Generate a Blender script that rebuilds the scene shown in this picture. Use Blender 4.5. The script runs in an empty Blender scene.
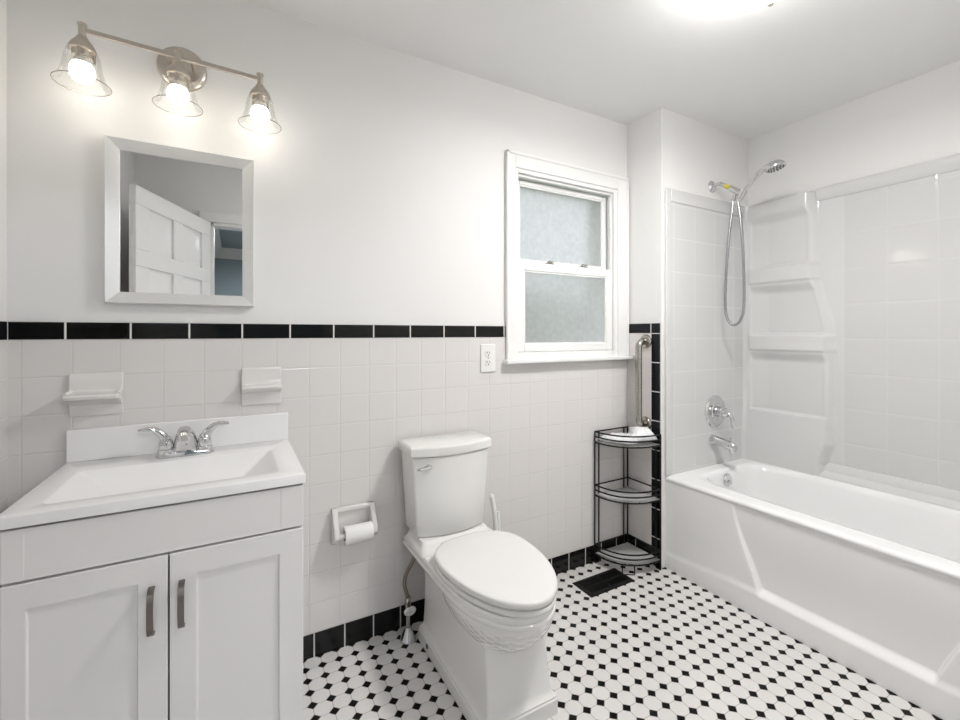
import bpy, bmesh, math, random
from mathutils import Vector, Matrix
random.seed(7)
S = bpy.context.scene
COL = S.collection
PI = math.pi

# ------------------------------------------------------------------ camera
cam_d = bpy.data.cameras.new('camera')
cam = bpy.data.objects.new('camera', cam_d)
COL.objects.link(cam)
cam.location = (0.0, -1.787, 1.246)
cam.rotation_euler = (PI / 2, 0, -math.atan(245.0 / 439.0))
cam_d.sensor_width = 36.0
cam_d.lens = 439.0 / 960.0 * 36.0
cam_d.shift_y = -27.0 / 960.0
cam_d.clip_start = 0.02
S.camera = cam

# ------------------------------------------------------------------ world, exposure
S.view_settings.view_transform = 'Standard'
S.view_settings.look = 'None'
S.view_settings.gamma = 1.0
S.view_settings.use_curve_mapping = False
S.view_settings.exposure = 0.1
W = bpy.data.worlds.new('world')
S.world = W
W.use_nodes = True
wt = W.node_tree
wt.nodes.clear()
wo = wt.nodes.new('ShaderNodeOutputWorld')
wb = wt.nodes.new('ShaderNodeBackground')
sky = wt.nodes.new('ShaderNodeTexSky')
sky.sky_type = 'HOSEK_WILKIE'
sky.turbidity = 5.0
sky.ground_albedo = 0.4
sky.sun_direction = (0.5, -0.6, 0.62)
wb.inputs['Strength'].default_value = 7.6
hz = wt.nodes.new('ShaderNodeMix')
hz.data_type = 'RGBA'
hz.inputs[0].default_value = 0.78
wt.links.new(sky.outputs[0], hz.inputs[6])
hz.inputs[7].default_value = (0.252, 0.256, 0.262, 1)      # thin bright haze over the sky
wt.links.new(hz.outputs[2], wb.inputs['Color'])
wt.links.new(wb.outputs[0], wo.inputs['Surface'])


def area_light(name, loc, rot, size, energy, color=(1, 1, 1), size_y=None):
    d = bpy.data.lights.new(name, 'AREA')
    d.energy = energy
    d.color = color
    d.size = size
    if size_y:
        d.shape = 'RECTANGLE'
        d.size_y = size_y
    o = bpy.data.objects.new(name, d)
    COL.objects.link(o)
    o.location = loc
    o.rotation_euler = rot
    return o


def point_light(name, loc, energy, radius, color=(1, 1, 1)):
    d = bpy.data.lights.new(name, 'POINT')
    d.energy = energy
    d.color = color
    d.shadow_soft_size = radius
    o = bpy.data.objects.new(name, d)
    COL.objects.link(o)
    o.location = loc
    return o


# light of the ceiling lamp (hangs just below its bowl) and an added, unseen fill for the bedroom behind the door
CEIL_W, VAN_W, BED_W = 18.0, 0.12, 55.0
area_light('ceiling_lamp_light', (1.425, -1.03, 2.29), (0, 0, 0), 0.26, CEIL_W, (1.0, 0.985, 0.97))
area_light('bedroom_fill_light', (0.7, -4.0, 2.35), (0, 0, 0), 0.6, BED_W, (0.9, 0.95, 1.0))


# ------------------------------------------------------------------ node helpers
class NT:
    def __init__(self, name):
        self.mat = bpy.data.materials.new(name)
        self.mat.use_nodes = True
        self.t = self.mat.node_tree
        self.t.nodes.clear()
        self.out = self.t.nodes.new('ShaderNodeOutputMaterial')

    def node(self, typ, **kw):
        n = self.t.nodes.new(typ)
        for k, v in kw.items():
            setattr(n, k, v)
        return n

    def link(self, a, b):
        self.t.links.new(a, b)

    def setin(self, sock, v):
        if hasattr(v, 'is_output') or isinstance(v, bpy.types.NodeSocket):
            self.link(v, sock)
        else:
            sock.default_value = v

    def m(self, op, a, b=None, c=None, clamp=False):
        n = self.node('ShaderNodeMath', operation=op)
        n.use_clamp = clamp
        self.setin(n.inputs[0], a)
        if b is not None:
            self.setin(n.inputs[1], b)
        if c is not None:
            self.setin(n.inputs[2], c)
        return n.outputs[0]

    def mix(self, f, a, b):
        n = self.node('ShaderNodeMix', data_type='RGBA')
        self.setin(n.inputs[0], f)
        self.setin(n.inputs[6], a)
        self.setin(n.inputs[7], b)
        return n.outputs[2]

    def sstep(self, x, lo, hi):
        n = self.node('ShaderNodeMapRange', interpolation_type='SMOOTHSTEP')
        self.setin(n.inputs[0], x)
        n.inputs[1].default_value = lo
        n.inputs[2].default_value = hi
        return n.outputs[0]

    def pos(self):
        g = self.node('ShaderNodeNewGeometry')
        s = self.node('ShaderNodeSeparateXYZ')
        self.link(g.outputs['Position'], s.inputs[0])
        return s.outputs[0], s.outputs[1], s.outputs[2], g.outputs['Position']

    def principled(self, **kw):
        p = self.node('ShaderNodeBsdfPrincipled')
        for k, v in kw.items():
            self.setin(p.inputs[k.replace('_', ' ')], v)
        self.link(p.outputs[0], self.out.inputs[0])
        return p

    def bump(self, h, strength=0.3, dist=0.002):
        b = self.node('ShaderNodeBump')
        b.inputs['Strength'].default_value = strength
        b.inputs['Distance'].default_value = dist
        self.link(h, b.inputs['Height'])
        return b.outputs[0]

    def noise(self, vec, scale, detail=2.0):
        n = self.node('ShaderNodeTexNoise')
        n.inputs['Scale'].default_value = scale
        n.inputs['Detail'].default_value = detail
        if vec is not None:
            self.link(vec, n.inputs['Vector'])
        return n.outputs[0]


def rgba(c):
    return (c[0], c[1], c[2], 1.0)


def simple(name, color, rough=0.5, metal=0.0, spec=0.5, coat=0.0, noise=0.0, nscale=30, bump=0.0):
    n = NT(name)
    x, y, z, P = n.pos()
    col = rgba(color)
    if noise:
        f = n.noise(P, nscale)
        col = n.mix(n.m('MULTIPLY', f, noise), rgba(color), rgba([c * 0.7 for c in color]))
    p = n.principled(Base_Color=col, Roughness=rough, Metallic=metal)
    p.inputs['Specular IOR Level'].default_value = spec
    p.inputs['Coat Weight'].default_value = coat
    p.inputs['Coat Roughness'].default_value = 0.04
    if bump:
        n.link(n.bump(n.noise(P, nscale), bump, 0.001), p.inputs['Normal'])
    return n.mat


def tile_mat(name, axis, u0, pu, v0, pv, line, tile, grout, rough=0.12, wav=0.12, vary=0.04, bs=0.5, spec=0.5):
    """square tiles over (axis, z); line = joint width in metres"""
    n = NT(name)
    x, y, z, P = n.pos()
    U = x if axis == 'X' else y
    u = n.m('DIVIDE', n.m('SUBTRACT', U, u0), pu)
    du = n.m('MULTIPLY', n.m('ABSOLUTE', n.m('SUBTRACT', n.m('FRACT', n.m('ADD', u, 0.5)), 0.5)), pu)
    if pv:
        v = n.m('DIVIDE', n.m('SUBTRACT', z, v0), pv)
        dv = n.m('MULTIPLY', n.m('ABSOLUTE', n.m('SUBTRACT', n.m('FRACT', n.m('ADD', v, 0.5)), 0.5)), pv)
        d = n.m('MINIMUM', du, dv)
    else:
        v = n.m('MULTIPLY', z, 0.001)
        d = du
    g = n.sstep(d, line * 0.30, line * 0.62)          # 0 in the joint, 1 on the tile
    cell = n.node('ShaderNodeCombineXYZ')
    n.link(n.m('FLOOR', u), cell.inputs[0])
    n.link(n.m('FLOOR', v), cell.inputs[1])
    wn = n.node('ShaderNodeTexWhiteNoise', noise_dimensions='3D')
    n.link(cell.outputs[0], wn.inputs['Vector'])
    tcol = n.mix(n.m('MULTIPLY', wn.outputs['Value'], vary), rgba(tile), rgba([c * 0.8 for c in tile]))
    col = n.mix(g, rgba(grout), tcol)
    r = n.m('MULTIPLY_ADD', g, rough - 0.6, 0.6)
    p = n.principled(Base_Color=col, Roughness=r)
    p.inputs['Specular IOR Level'].default_value = spec if tile[0] > 0.1 else 0.22
    edge = n.sstep(d, 0.0, line * 1.6)
    tilt = n.m('MULTIPLY', n.m('SUBTRACT', wn.outputs['Value'], 0.5), n.m('ADD', u, v))
    h = n.m('ADD', n.m('MULTIPLY_ADD', n.noise(P, 9.0, 1.0), wav * 4, edge), n.m('MULTIPLY', tilt, wav))
    n.link(n.bump(h, bs, 0.0012), p.inputs['Normal'])
    return n.mat


def floor_mat():
    n = NT('octagon_dot_mosaic')
    x, y, z, P = n.pos()

    def frac(a, o, p):
        u = n.m('DIVIDE', n.m('SUBTRACT', a, o), p)
        return n.m('ABSOLUTE', n.m('SUBTRACT', n.m('FRACT', n.m('ADD', u, 0.5)), 0.5)), u
    fu, u = frac(x, 0.287, 0.0607)
    fv, v = frac(y, -0.0587, 0.05765)
    s = n.m('ADD', fu, fv)
    D = 0.292
    dot = n.m('SUBTRACT', 1.0, n.sstep(s, D - 0.022, D - 0.004))
    ring = n.m('SUBTRACT', 1.0, n.sstep(n.m('ABSOLUTE', n.m('SUBTRACT', s, D + 0.004)), 0.010, 0.026))
    line = n.m('SUBTRACT', 1.0, n.sstep(n.m('MINIMUM', fu, fv), 0.006, 0.020))
    grout = n.m('MULTIPLY', n.m('MAXIMUM', ring, line), n.m('SUBTRACT', 1.0, dot))
    cell = n.node('ShaderNodeCombineXYZ')
    n.link(n.m('FLOOR', u), cell.inputs[0])
    n.link(n.m('FLOOR', v), cell.inputs[1])
    wn = n.node('ShaderNodeTexWhiteNoise', noise_dimensions='3D')
    n.link(cell.outputs[0], wn.inputs['Vector'])
    white = n.mix(n.m('MULTIPLY', wn.outputs['Value'], 0.5), (0.76, 0.745, 0.73, 1), (0.70, 0.68, 0.66, 1))
    col = n.mix(dot, white, (0.004, 0.004, 0.004, 1))
    col = n.mix(grout, col, (0.30, 0.27, 0.24, 1))
    p = n.principled(Base_Color=col, Roughness=n.m('MULTIPLY_ADD', grout, 0.4, 0.28))
    n.link(n.m('MULTIPLY_ADD', dot, -0.3, 0.4), p.inputs['Specular IOR Level'])
    h = n.m('ADD', n.m('SUBTRACT', 1.0, grout), n.m('MULTIPLY', n.noise(P, 15.0, 1.0), 0.5))
    n.link(n.bump(h, 0.4, 0.001), p.inputs['Normal'])
    return n.mat


WALL = simple('wall_paint', (0.835, 0.83, 0.82), 0.55, spec=0.3, bump=0.02, nscale=180)
CEILP = simple('ceiling_paint', (0.885, 0.885, 0.88), 0.7, spec=0.2)
TRIM = simple('trim_paint', (0.86, 0.86, 0.85), 0.3)
CAB = simple('cabinet_paint', (0.79, 0.775, 0.765), 0.35)
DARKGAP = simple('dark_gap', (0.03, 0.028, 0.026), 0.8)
CULT = simple('cultured_marble', (0.86, 0.855, 0.85), 0.24)
CERAM = simple('vitreous_china', (0.84, 0.835, 0.82), 0.07, coat=0.3)
TUBM = simple('acrylic', (0.88, 0.88, 0.878), 0.13)
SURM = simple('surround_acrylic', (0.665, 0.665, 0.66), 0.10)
CERTILE = simple('tile_ceramic', (0.77, 0.75, 0.735), 0.10)
SEATM = simple('seat_plastic', (0.82, 0.815, 0.80), 0.2)
CHROME = simple('chrome', (0.68, 0.68, 0.69), 0.07, 1.0)
NICKEL = simple('brushed_nickel', (0.60, 0.55, 0.49), 0.28, 1.0)
STEEL = simple('brushed_steel', (0.43, 0.41, 0.38), 0.25, 1.0)
PULLM = simple('pull_metal', (0.22, 0.20, 0.185), 0.36, 1.0)
MFRAME = simple('mirror_frame_silver', (0.84, 0.84, 0.83), 0.38, 0.55, noise=0.15, nscale=60)
MIRROR = simple('mirror_glass', (0.93, 0.94, 0.94), 0.0, 1.0)
BLACKW = simple('black_wire', (0.006, 0.006, 0.006), 0.45, spec=0.25)
BLACKM = simple('black_register', (0.008, 0.008, 0.008), 0.45, spec=0.25)
OUTM = simple('outlet_plastic', (0.84, 0.84, 0.82), 0.3)
PAPER = simple('tissue_paper', (0.86, 0.855, 0.84), 0.9, bump=0.15, nscale=220)
CARD = simple('cardboard', (0.16, 0.11, 0.08), 0.9)
YELLOW = simple('yellow_tape', (0.62, 0.53, 0.09), 0.6)
DOORP = simple('door_paint', (0.86, 0.855, 0.85), 0.35)
BLUEW = simple('bedroom_blue_paint', (0.30, 0.355, 0.375), 0.6)
WOOD = simple('wood_floor', (0.25, 0.15, 0.08), 0.35, noise=0.6, nscale=8)
RUBBER = simple('dark_rubber', (0.05, 0.05, 0.05), 0.5)
GROUND = simple('lawn_ground', (0.16, 0.20, 0.11), 0.9, noise=0.7, nscale=3)
SIDING = simple('pale_siding', (0.62, 0.64, 0.63), 0.8)
HEDGE = simple('hedge_green', (0.10, 0.15, 0.07), 0.9, noise=0.8, nscale=8)

WT_X = tile_mat('white_tile_back', 'X', 0.0205, 0.1141, 0.0905, 0.1136, 0.0026, (0.745, 0.722, 0.707), (0.66, 0.64, 0.62))
WT_Y = tile_mat('white_tile_side', 'Y', -0.056, 0.1137, 0.0905, 0.1136, 0.0026, (0.745, 0.722, 0.707), (0.66, 0.64, 0.62))
BT_X = tile_mat('black_base_back', 'X', 0.266, 0.115, 0.0, 0.0, 0.0055, (0.008, 0.008, 0.008), (0.62, 0.60, 0.57), 0.10, 0.2)
BT_Y = tile_mat('black_base_side', 'Y', -0.06, 0.115, 0.0, 0.0, 0.0055, (0.008, 0.008, 0.008), (0.62, 0.60, 0.57), 0.10, 0.2)
BL_X = tile_mat('black_liner_back', 'X', 0.0225, 0.158, 0.0, 0.0, 0.0055, (0.007, 0.007, 0.007), (0.78, 0.76, 0.73), 0.06, 0.15)
BL_Y = tile_mat('black_liner_side', 'Y', -0.165, 0.158, 0.0, 0.0, 0.0055, (0.010, 0.011, 0.013), (0.72, 0.70, 0.68), 0.06, 0.15)
BC_Z = tile_mat('black_column', 'Y', -0.5, 5.0, 0.1520, 0.156, 0.0055, (0.010, 0.011, 0.013), (0.72, 0.70, 0.68), 0.06, 0.15)
FLOORM = floor_mat()
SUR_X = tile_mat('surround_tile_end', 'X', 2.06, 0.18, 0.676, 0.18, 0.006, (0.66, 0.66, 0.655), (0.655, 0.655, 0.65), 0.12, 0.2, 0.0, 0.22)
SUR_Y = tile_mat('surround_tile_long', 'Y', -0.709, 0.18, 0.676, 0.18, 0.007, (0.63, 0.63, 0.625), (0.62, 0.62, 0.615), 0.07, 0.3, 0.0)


def frosted(name, tint):
    n = NT(name)
    x, y, z, P = n.pos()
    tr = n.node('ShaderNodeBsdfTranslucent')
    mot = n.m('MULTIPLY_ADD', n.noise(P, 38.0, 5.0), 1.1, -0.05)
    tcol = n.mix(mot, rgba([c * 0.80 for c in tint]), rgba(tint))
    n.link(tcol, tr.inputs[0])
    rf = n.node('ShaderNodeBsdfRefraction')
    n.link(tcol, rf.inputs['Color'])
    rf.inputs['Roughness'].default_value = 0.42
    rf.inputs['IOR'].default_value = 1.25
    gl = n.node('ShaderNodeBsdfGlossy')
    gl.inputs['Roughness'].default_value = 0.25
    m1 = n.node('ShaderNodeMixShader')
    m1.inputs[0].default_value = 0.55
    n.link(tr.outputs[0], m1.inputs[1])
    n.link(rf.outputs[0], m1.inputs[2])
    m2 = n.node('ShaderNodeMixShader')
    m2.inputs[0].default_value = 0.06
    n.link(m1.outputs[0], m2.inputs[1])
    n.link(gl.outputs[0], m2.inputs[2])
    n.link(m2.outputs[0], n.out.inputs[0])
    b = n.bump(n.noise(P, 160.0, 1.0), 0.5, 0.002)
    for s in (tr, rf, gl):
        n.link(b, s.inputs['Normal'])
    return n.mat


def thin_glass(name):
    n = NT(name)
    tr = n.node('ShaderNodeBsdfTransparent')
    tr.inputs[0].default_value = (0.975, 0.975, 0.965, 1)
    gl = n.node('ShaderNodeBsdfGlossy')
    gl.inputs['Roughness'].default_value = 0.02
    lw = n.node('ShaderNodeLayerWeight')
    lw.inputs['Blend'].default_value = 0.22
    mx = n.node('ShaderNodeMixShader')
    n.link(n.m('MULTIPLY', lw.outputs['Fresnel'], 0.45), mx.inputs[0])
    n.link(tr.outputs[0], mx.inputs[1])
    n.link(gl.outputs[0], mx.inputs[2])
    n.link(mx.outputs[0], n.out.inputs[0])
    return n.mat


def clear_plastic(name, op=0.45, col=(0.7, 0.7, 0.7)):
    n = NT(name)
    x, y, z, P = n.pos()
    tr = n.node('ShaderNodeBsdfTransparent')
    p = n.node('ShaderNodeBsdfPrincipled')
    p.inputs['Base Color'].default_value = rgba(col)
    p.inputs['Roughness'].default_value = 0.2
    mx = n.node('ShaderNodeMixShader')
    mx.inputs[0].default_value = op
    n.link(tr.outputs[0], mx.inputs[1])
    n.link(p.outputs[0], mx.inputs[2])
    n.link(mx.outputs[0], n.out.inputs[0])
    return n.mat


def emitter(name, color, strength):
    n = NT(name)
    e = n.node('ShaderNodeEmission')
    e.inputs[0].default_value = rgba(color)
    e.inputs[1].default_value = strength
    n.link(e.outputs[0], n.out.inputs[0])
    return n.mat


def bowl_china():
    """toilet china with the basketweave band under the rim"""
    n = NT('china_basketweave')
    x, y, z, P = n.pos()
    p = n.principled(Base_Color=(0.84, 0.835, 0.82, 1), Roughness=0.07)
    p.inputs['Coat Weight'].default_value = 0.3
    ang = n.m('ARCTAN2', n.m('SUBTRACT', x, 0.790), n.m('ADD', y, 0.46))
    a = n.m('MULTIPLY', ang, 30.0)
    b = n.m('MULTIPLY', z, PI / 0.012)
    w = n.m('MULTIPLY', n.m('SINE', a), n.m('SINE', b))
    zone = n.m('MULTIPLY', n.sstep(z, 0.262, 0.275), n.m('SUBTRACT', 1.0, n.sstep(z, 0.338, 0.350)))
    front = n.m('SUBTRACT', 1.0, n.sstep(y, -0.46, -0.43))
    h = n.m('MULTIPLY', n.m('MULTIPLY', w, zone), front)
    n.link(n.bump(h, 0.6, 0.0034), p.inputs['Normal'])
    return n.mat


FROST = frosted('frosted_glass', (0.95, 0.95, 0.94))
GLASS = thin_glass('shade_glass')
LINER = clear_plastic('clear_liner', 0.45, (0.75, 0.75, 0.74))
BAGM = simple('bag_plastic', (0.84, 0.85, 0.86), 0.25)
BULB = emitter('bulb_glow', (1.0, 0.94, 0.85), 9.0)
BOWLG = emitter('lamp_bowl_glow', (1.0, 0.985, 0.965), 28.0)
CHINAW = bowl_china()


# ------------------------------------------------------------------ mesh helpers
def BM():
    return bmesh.new()


def add_box(bm, x0, x1, y0, y1, z0, z1):
    v = [bm.verts.new(p) for p in ((x0, y0, z0), (x1, y0, z0), (x1, y1, z0), (x0, y1, z0),
                                   (x0, y0, z1), (x1, y0, z1), (x1, y1, z1), (x0, y1, z1))]
    for f in ((0, 3, 2, 1), (4, 5, 6, 7), (0, 1, 5, 4), (1, 2, 6, 5), (2, 3, 7, 6), (3, 0, 4, 7)):
        bm.faces.new([v[i] for i in f])
    return v


def loft(bm, rings, cap=True, closed=True):
    R = [[bm.verts.new(p) for p in r] for r in rings]
    n = len(R[0])
    for a, b in zip(R, R[1:]):
        for i in range(n if closed else n - 1):
            j = (i + 1) % n
            try:
                bm.faces.new((a[i], a[j], b[j], b[i]))
            except ValueError:
                pass
    if cap and closed:
        bm.faces.new(list(reversed(R[0])))
        bm.faces.new(R[-1])
    return R


def tube(bm, pts, r, seg=10, closed=False):
    pts = [Vector(p) for p in pts]
    n = len(pts)
    rad = r if isinstance(r, (list, tuple)) else [r] * n
    rings = []
    prev = None
    for i, p in enumerate(pts):
        if closed:
            t = (pts[(i + 1) % n] - pts[i - 1]).normalized()
        else:
            t = (pts[min(i + 1, n - 1)] - pts[max(i - 1, 0)]).normalized()
        if prev is None:
            up = Vector((0, 0, 1)) if abs(t.z) < 0.9 else Vector((1, 0, 0))
            s = t.cross(up).normalized()
        else:
            s = (prev - t * prev.dot(t)).normalized()
        prev = s
        u = t.cross(s).normalized()
        rings.append([p + (s * math.cos(2 * PI * k / seg) + u * math.sin(2 * PI * k / seg)) * rad[i] for k in range(seg)])
    if closed:
        R = [[bm.verts.new(q) for q in rr] for rr in rings]
        for a in range(n):
            A, B = R[a], R[(a + 1) % n]
            for k in range(seg):
                bm.faces.new((A[k], A[(k + 1) % seg], B[(k + 1) % seg], B[k]))
    else:
        loft(bm, rings)


def lathe(bm, prof, M, seg=28, cap=True):
    """prof: (r, h) pairs, h along local z of matrix M"""
    loft(bm, [[M @ Vector((r * math.cos(2 * PI * k / seg), r * math.sin(2 * PI * k / seg), h)) for k in range(seg)] for r, h in prof], cap)


def frame_to(loc, axis):
    """matrix whose local z points along axis"""
    q = Vector(axis).normalized().to_track_quat('Z', 'Y')
    return Matrix.Translation(Vector(loc)) @ q.to_matrix().to_4x4()


def spline(ctrl, n=8):
    """Catmull-Rom through the control points"""
    P = [Vector(c) for c in ctrl]
    P = [P[0] * 2 - P[1]] + P + [P[-1] * 2 - P[-2]]
    out = []
    for i in range(1, len(P) - 2):
        a, b, c, d = P[i - 1:i + 3]
        for k in range(n):
            t = k / n
            out.append(0.5 * ((2 * b) + (c - a) * t + (2 * a - 5 * b + 4 * c - d) * t * t + (3 * b - a - 3 * c + d) * t ** 3))
    out.append(P[-2])
    return out


def wpos(o):
    p = Vector((0, 0, 0))
    while o is not None:
        p += Vector(o.location)
        o = o.parent
    return p


def obj(name, bm, mat, parent=None, bevel=0.0, seg=2, angle=35, loc=None):
    me = bpy.data.meshes.new(name)
    bmesh.ops.recalc_face_normals(bm, faces=bm.faces)
    org = wpos(parent) if parent is not None else (Vector(loc) if loc is not None else Vector((0, 0, 0)))
    if org.length:
        bmesh.ops.translate(bm, verts=bm.verts, vec=-org)
    bm.to_mesh(me)
    bm.free()
    me.materials.append(mat)
    me.shade_smooth()
    me.set_sharp_from_angle(angle=math.radians(angle))
    o = bpy.data.objects.new(name, me)
    COL.objects.link(o)
    if parent is not None:
        o.parent = parent
    elif loc is not None:
        o.location = loc
    if bevel:
        md = o.modifiers.new('bevel', 'BEVEL')
        md.width = bevel
        md.segments = seg
        md.limit_method = 'ANGLE'
        md.angle_limit = math.radians(40)
        md.harden_normals = False
    return o


def thing(name, loc, label, cat, group=None):
    o = bpy.data.objects.new(name, None)
    o.empty_display_size = 0.05
    COL.objects.link(o)
    o.location = loc
    o['label'] = label
    o['category'] = cat
    if group:
        o['group'] = group
    return o


def tag(o, label, cat, group=None):
    o['label'] = label
    o['category'] = cat
    if group:
        o['group'] = group
    return o


def struct(name, bm, mat, parent=None, bevel=0.0, label=None):
    o = obj(name, bm, mat, parent, bevel)
    if parent is None:
        o['kind'] = 'structure'
    if label:
        o['label'] = label
    return o


def box_obj(name, b, mat, parent=None, bevel=0.0):
    bm = BM()
    add_box(bm, *b)
    return obj(name, bm, mat, parent, bevel)


def smooth01(t):
    t = max(0.0, min(1.0, t))
    return t * t * (3 - 2 * t)


# ------------------------------------------------------------------ room shell
XL, XB, XR = -0.582, 1.97, 2.77
YF, YA = -1.90, -0.226          # front wall, alcove (faucet) wall
H = 2.44

bm = BM(); add_box(bm, XL - 0.1, XR + 0.1, YF - 0.11, 0.1, -0.1, 0.0)
fl = struct('floor', bm, FLOORM)
bm = BM(); add_box(bm, XL - 0.1, XR + 0.1, YF - 0.11, 0.2, H, H + 0.1)
struct('ceiling', bm, CEILP)

# back wall with the window opening (painted face 6 mm behind the tile face at y = 0)
WX0, WX1, WZ0, WZ1 = 1.183, 1.886, 1.112, 2.058
P0 = 0.005
bm = BM()
for b in ((XL - 0.1, WX0, P0, 0.16, 0, H), (WX1, XB + 0.002, P0, 0.16, 0, H),
          (WX0, WX1, P0, 0.16, 0, WZ0), (WX0, WX1, P0, 0.16, WZ1, H)):
    add_box(bm, *b)
wall_back = struct('wall_back', bm, WALL)
bm = BM(); add_box(bm, XL, XB, 0.0, P0 + 0.001, 0.0905, 1.2265)
# notch for the window: two boxes instead of one
bm.free(); bm = BM()
add_box(bm, XL, 1.16, 0.0, P0 + 0.001, 0.0905, 1.2265)
add_box(bm, 1.16, XB, 0.0, P0 + 0.001, 0.0905, 1.105)
obj('wall_tiles', bm, WT_X, wall_back)
bm = BM(); add_box(bm, XL, 1.137, -0.003, P0 + 0.001, 1.2265, 1.279)
obj('border_tiles', bm, BL_X, wall_back, 0.002)['label'] = 'black glazed border tiles'
bm = BM(); add_box(bm, XL, XB, -0.002, P0 + 0.001, 0.0, 0.0905)
obj('base_tiles', bm, BT_X, wall_back)['label'] = 'black glazed base tiles'

bm = BM(); add_box(bm, XL - 0.1, XL, YF, P0, 0, H)
wall_left = struct('wall_left', bm, WALL)
bm = BM(); add_box(bm, XL - 0.001, XL + 0.004, -1.05, 0.0, 0.0905, 1.2265)
obj('wall_tiles', bm, WT_Y, wall_left)
bm = BM(); add_box(bm, XL - 0.001, XL + 0.006, -1.05, -0.003, 1.2265, 1.279)
obj('border_tiles', bm, BL_Y, wall_left)

# bump-out that forms the faucet wall of the tub alcove
bm = BM(); add_box(bm, XB, XR + 0.1, YA, 0.16, 0, H)
wall_alc = struct('wall_alcove', bm, WALL)
bm = BM(); add_box(bm, XB - 0.005, XB + 0.001, -0.168, 0.0, 0.0905, 1.2455)
obj('wall_tiles', bm, WT_Y, wall_alc)
bm = BM(); add_box(bm, XB - 0.007, XB + 0.001, -0.2185, 0.0, 1.2455, 1.298)
obj('border_tiles', bm, BL_Y, wall_alc, 0.0015)['label'] = 'black glazed border tiles'
bm = BM(); add_box(bm, XB - 0.006, XB + 0.001, -0.2185, -0.168, 0.0, 1.2455)
obj('corner_tiles', bm, BC_Z, wall_alc)['label'] = 'column of black glazed tiles'
bm = BM(); add_box(bm, XB - 0.006, XB + 0.001, -0.168, -0.002, 0.0, 0.0905)
obj('base_tiles', bm, BT_Y, wall_alc)['label'] = 'black glazed base tiles'

bm = BM(); add_box(bm, XR, XR + 0.1, -1.75, YA, 0, H)
struct('wall_right', bm, WALL)
bm = BM(); add_box(bm, XB, XR + 0.1, YF, -1.752, 0, H)
struct('wall_tub_end', bm, WALL)
# front wall with the doorway
DX0, DX1, DZ = -0.147, 0.63, 2.03
bm = BM()
for b in ((XL - 0.1, DX0, YF - 0.11, YF, 0, H), (DX1, XB, YF - 0.11, YF, 0, H), (DX0, DX1, YF - 0.11, YF, DZ, H)):
    add_box(bm, *b)
struct('wall_front', bm, WALL)
# door casing
bm = BM()
for b in ((DX0 - 0.075, DX0 - 0.005, YF, YF + 0.018, 0, DZ + 0.005), (DX1 + 0.005, DX1 + 0.075, YF, YF + 0.018, 0, DZ + 0.005),
          (DX0 - 0.075, DX1 + 0.075, YF, YF + 0.018, DZ + 0.005, DZ + 0.075)):
    add_box(bm, *b)
struct('trim_1', bm, TRIM, bevel=0.004)
bm = BM()
for b in ((DX0, DX0 + 0.016, YF - 0.11, YF + 0.002, 0, DZ), (DX1 - 0.016, DX1, YF - 0.11, YF + 0.002, 0, DZ),
          (DX0, DX1, YF - 0.11, YF + 0.002, DZ - 0.016, DZ)):
    add_box(bm, *b)
struct('trim_2', bm, TRIM)

# bedroom behind the doorway (seen in the mirror)
bm = BM(); add_box(bm, -0.35, -0.27, -5.8, YF - 0.112, 0, 2.5); struct('wall_bedroom_left', bm, BLUEW)
bm = BM(); add_box(bm, -0.35, 2.2, -5.9, -5.8, 0, 2.5); struct('wall_bedroom_back', bm, BLUEW)
bm = BM(); add_box(bm, 2.1, 2.2, -5.8, YF - 0.112, 0, 2.5); struct('wall_bedroom_right', bm, BLUEW)
bm = BM(); add_box(bm, -0.35, 2.2, -5.9, YF - 0.112, 2.5, 2.6); struct('ceiling_bedroom', bm, simple('bedroom_ceiling', (0.32, 0.37, 0.40), 0.8))
bm = BM(); add_box(bm, -0.35, 2.2, -5.9, YF - 0.112, -0.1, -0.002); struct('floor_bedroom', bm, WOOD)
prof = [(0, 2.5), (0.10, 2.5), (0.10, 2.485), (0.06, 2.44), (0.03, 2.40), (0.015, 2.36), (0.0, 2.35)]
bm = BM()
loft(bm, [[(x, -5.8 + d, z) for d, z in prof] for x in (-0.27, 2.1)], True)
struct('trim_3', bm, TRIM)
bm = BM()
loft(bm, [[(-0.27 + d, y, z) for d, z in prof] for y in (-5.8, YF - 0.115)], True)
struct('trim_4', bm, TRIM)

# door, hinged on the left jamb and swung into the room
hx, hy = -0.150, -1.872
ex, ey = -0.452, -1.118
du = Vector((ex - hx, ey - hy, 0))
DW = du.length
du.normalize()
dn = Vector((du.y, -du.x, 0))      # towards the room / camera side (+x)
if dn.x < 0:
    dn = -dn


def dpt(a, b, z):
    p = Vector((hx, hy, z)) + du * a + dn * b
    return p


def door_box(bm, a0, a1, b0, b1, z0, z1):
    v = [bm.verts.new(dpt(a, b, z)) for a, b, z in ((a0, b0, z0), (a1, b0, z0), (a1, b1, z0), (a0, b1, z0), (a0, b0, z1), (a1, b0, z1), (a1, b1, z1), (a0, b1, z1))]
    for f in ((0, 3, 2, 1), (4, 5, 6, 7), (0, 1, 5, 4), (1, 2, 6, 5), (2, 3, 7, 6), (3, 0, 4, 7)):
        bm.faces.new([v[i] for i in f])


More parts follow.
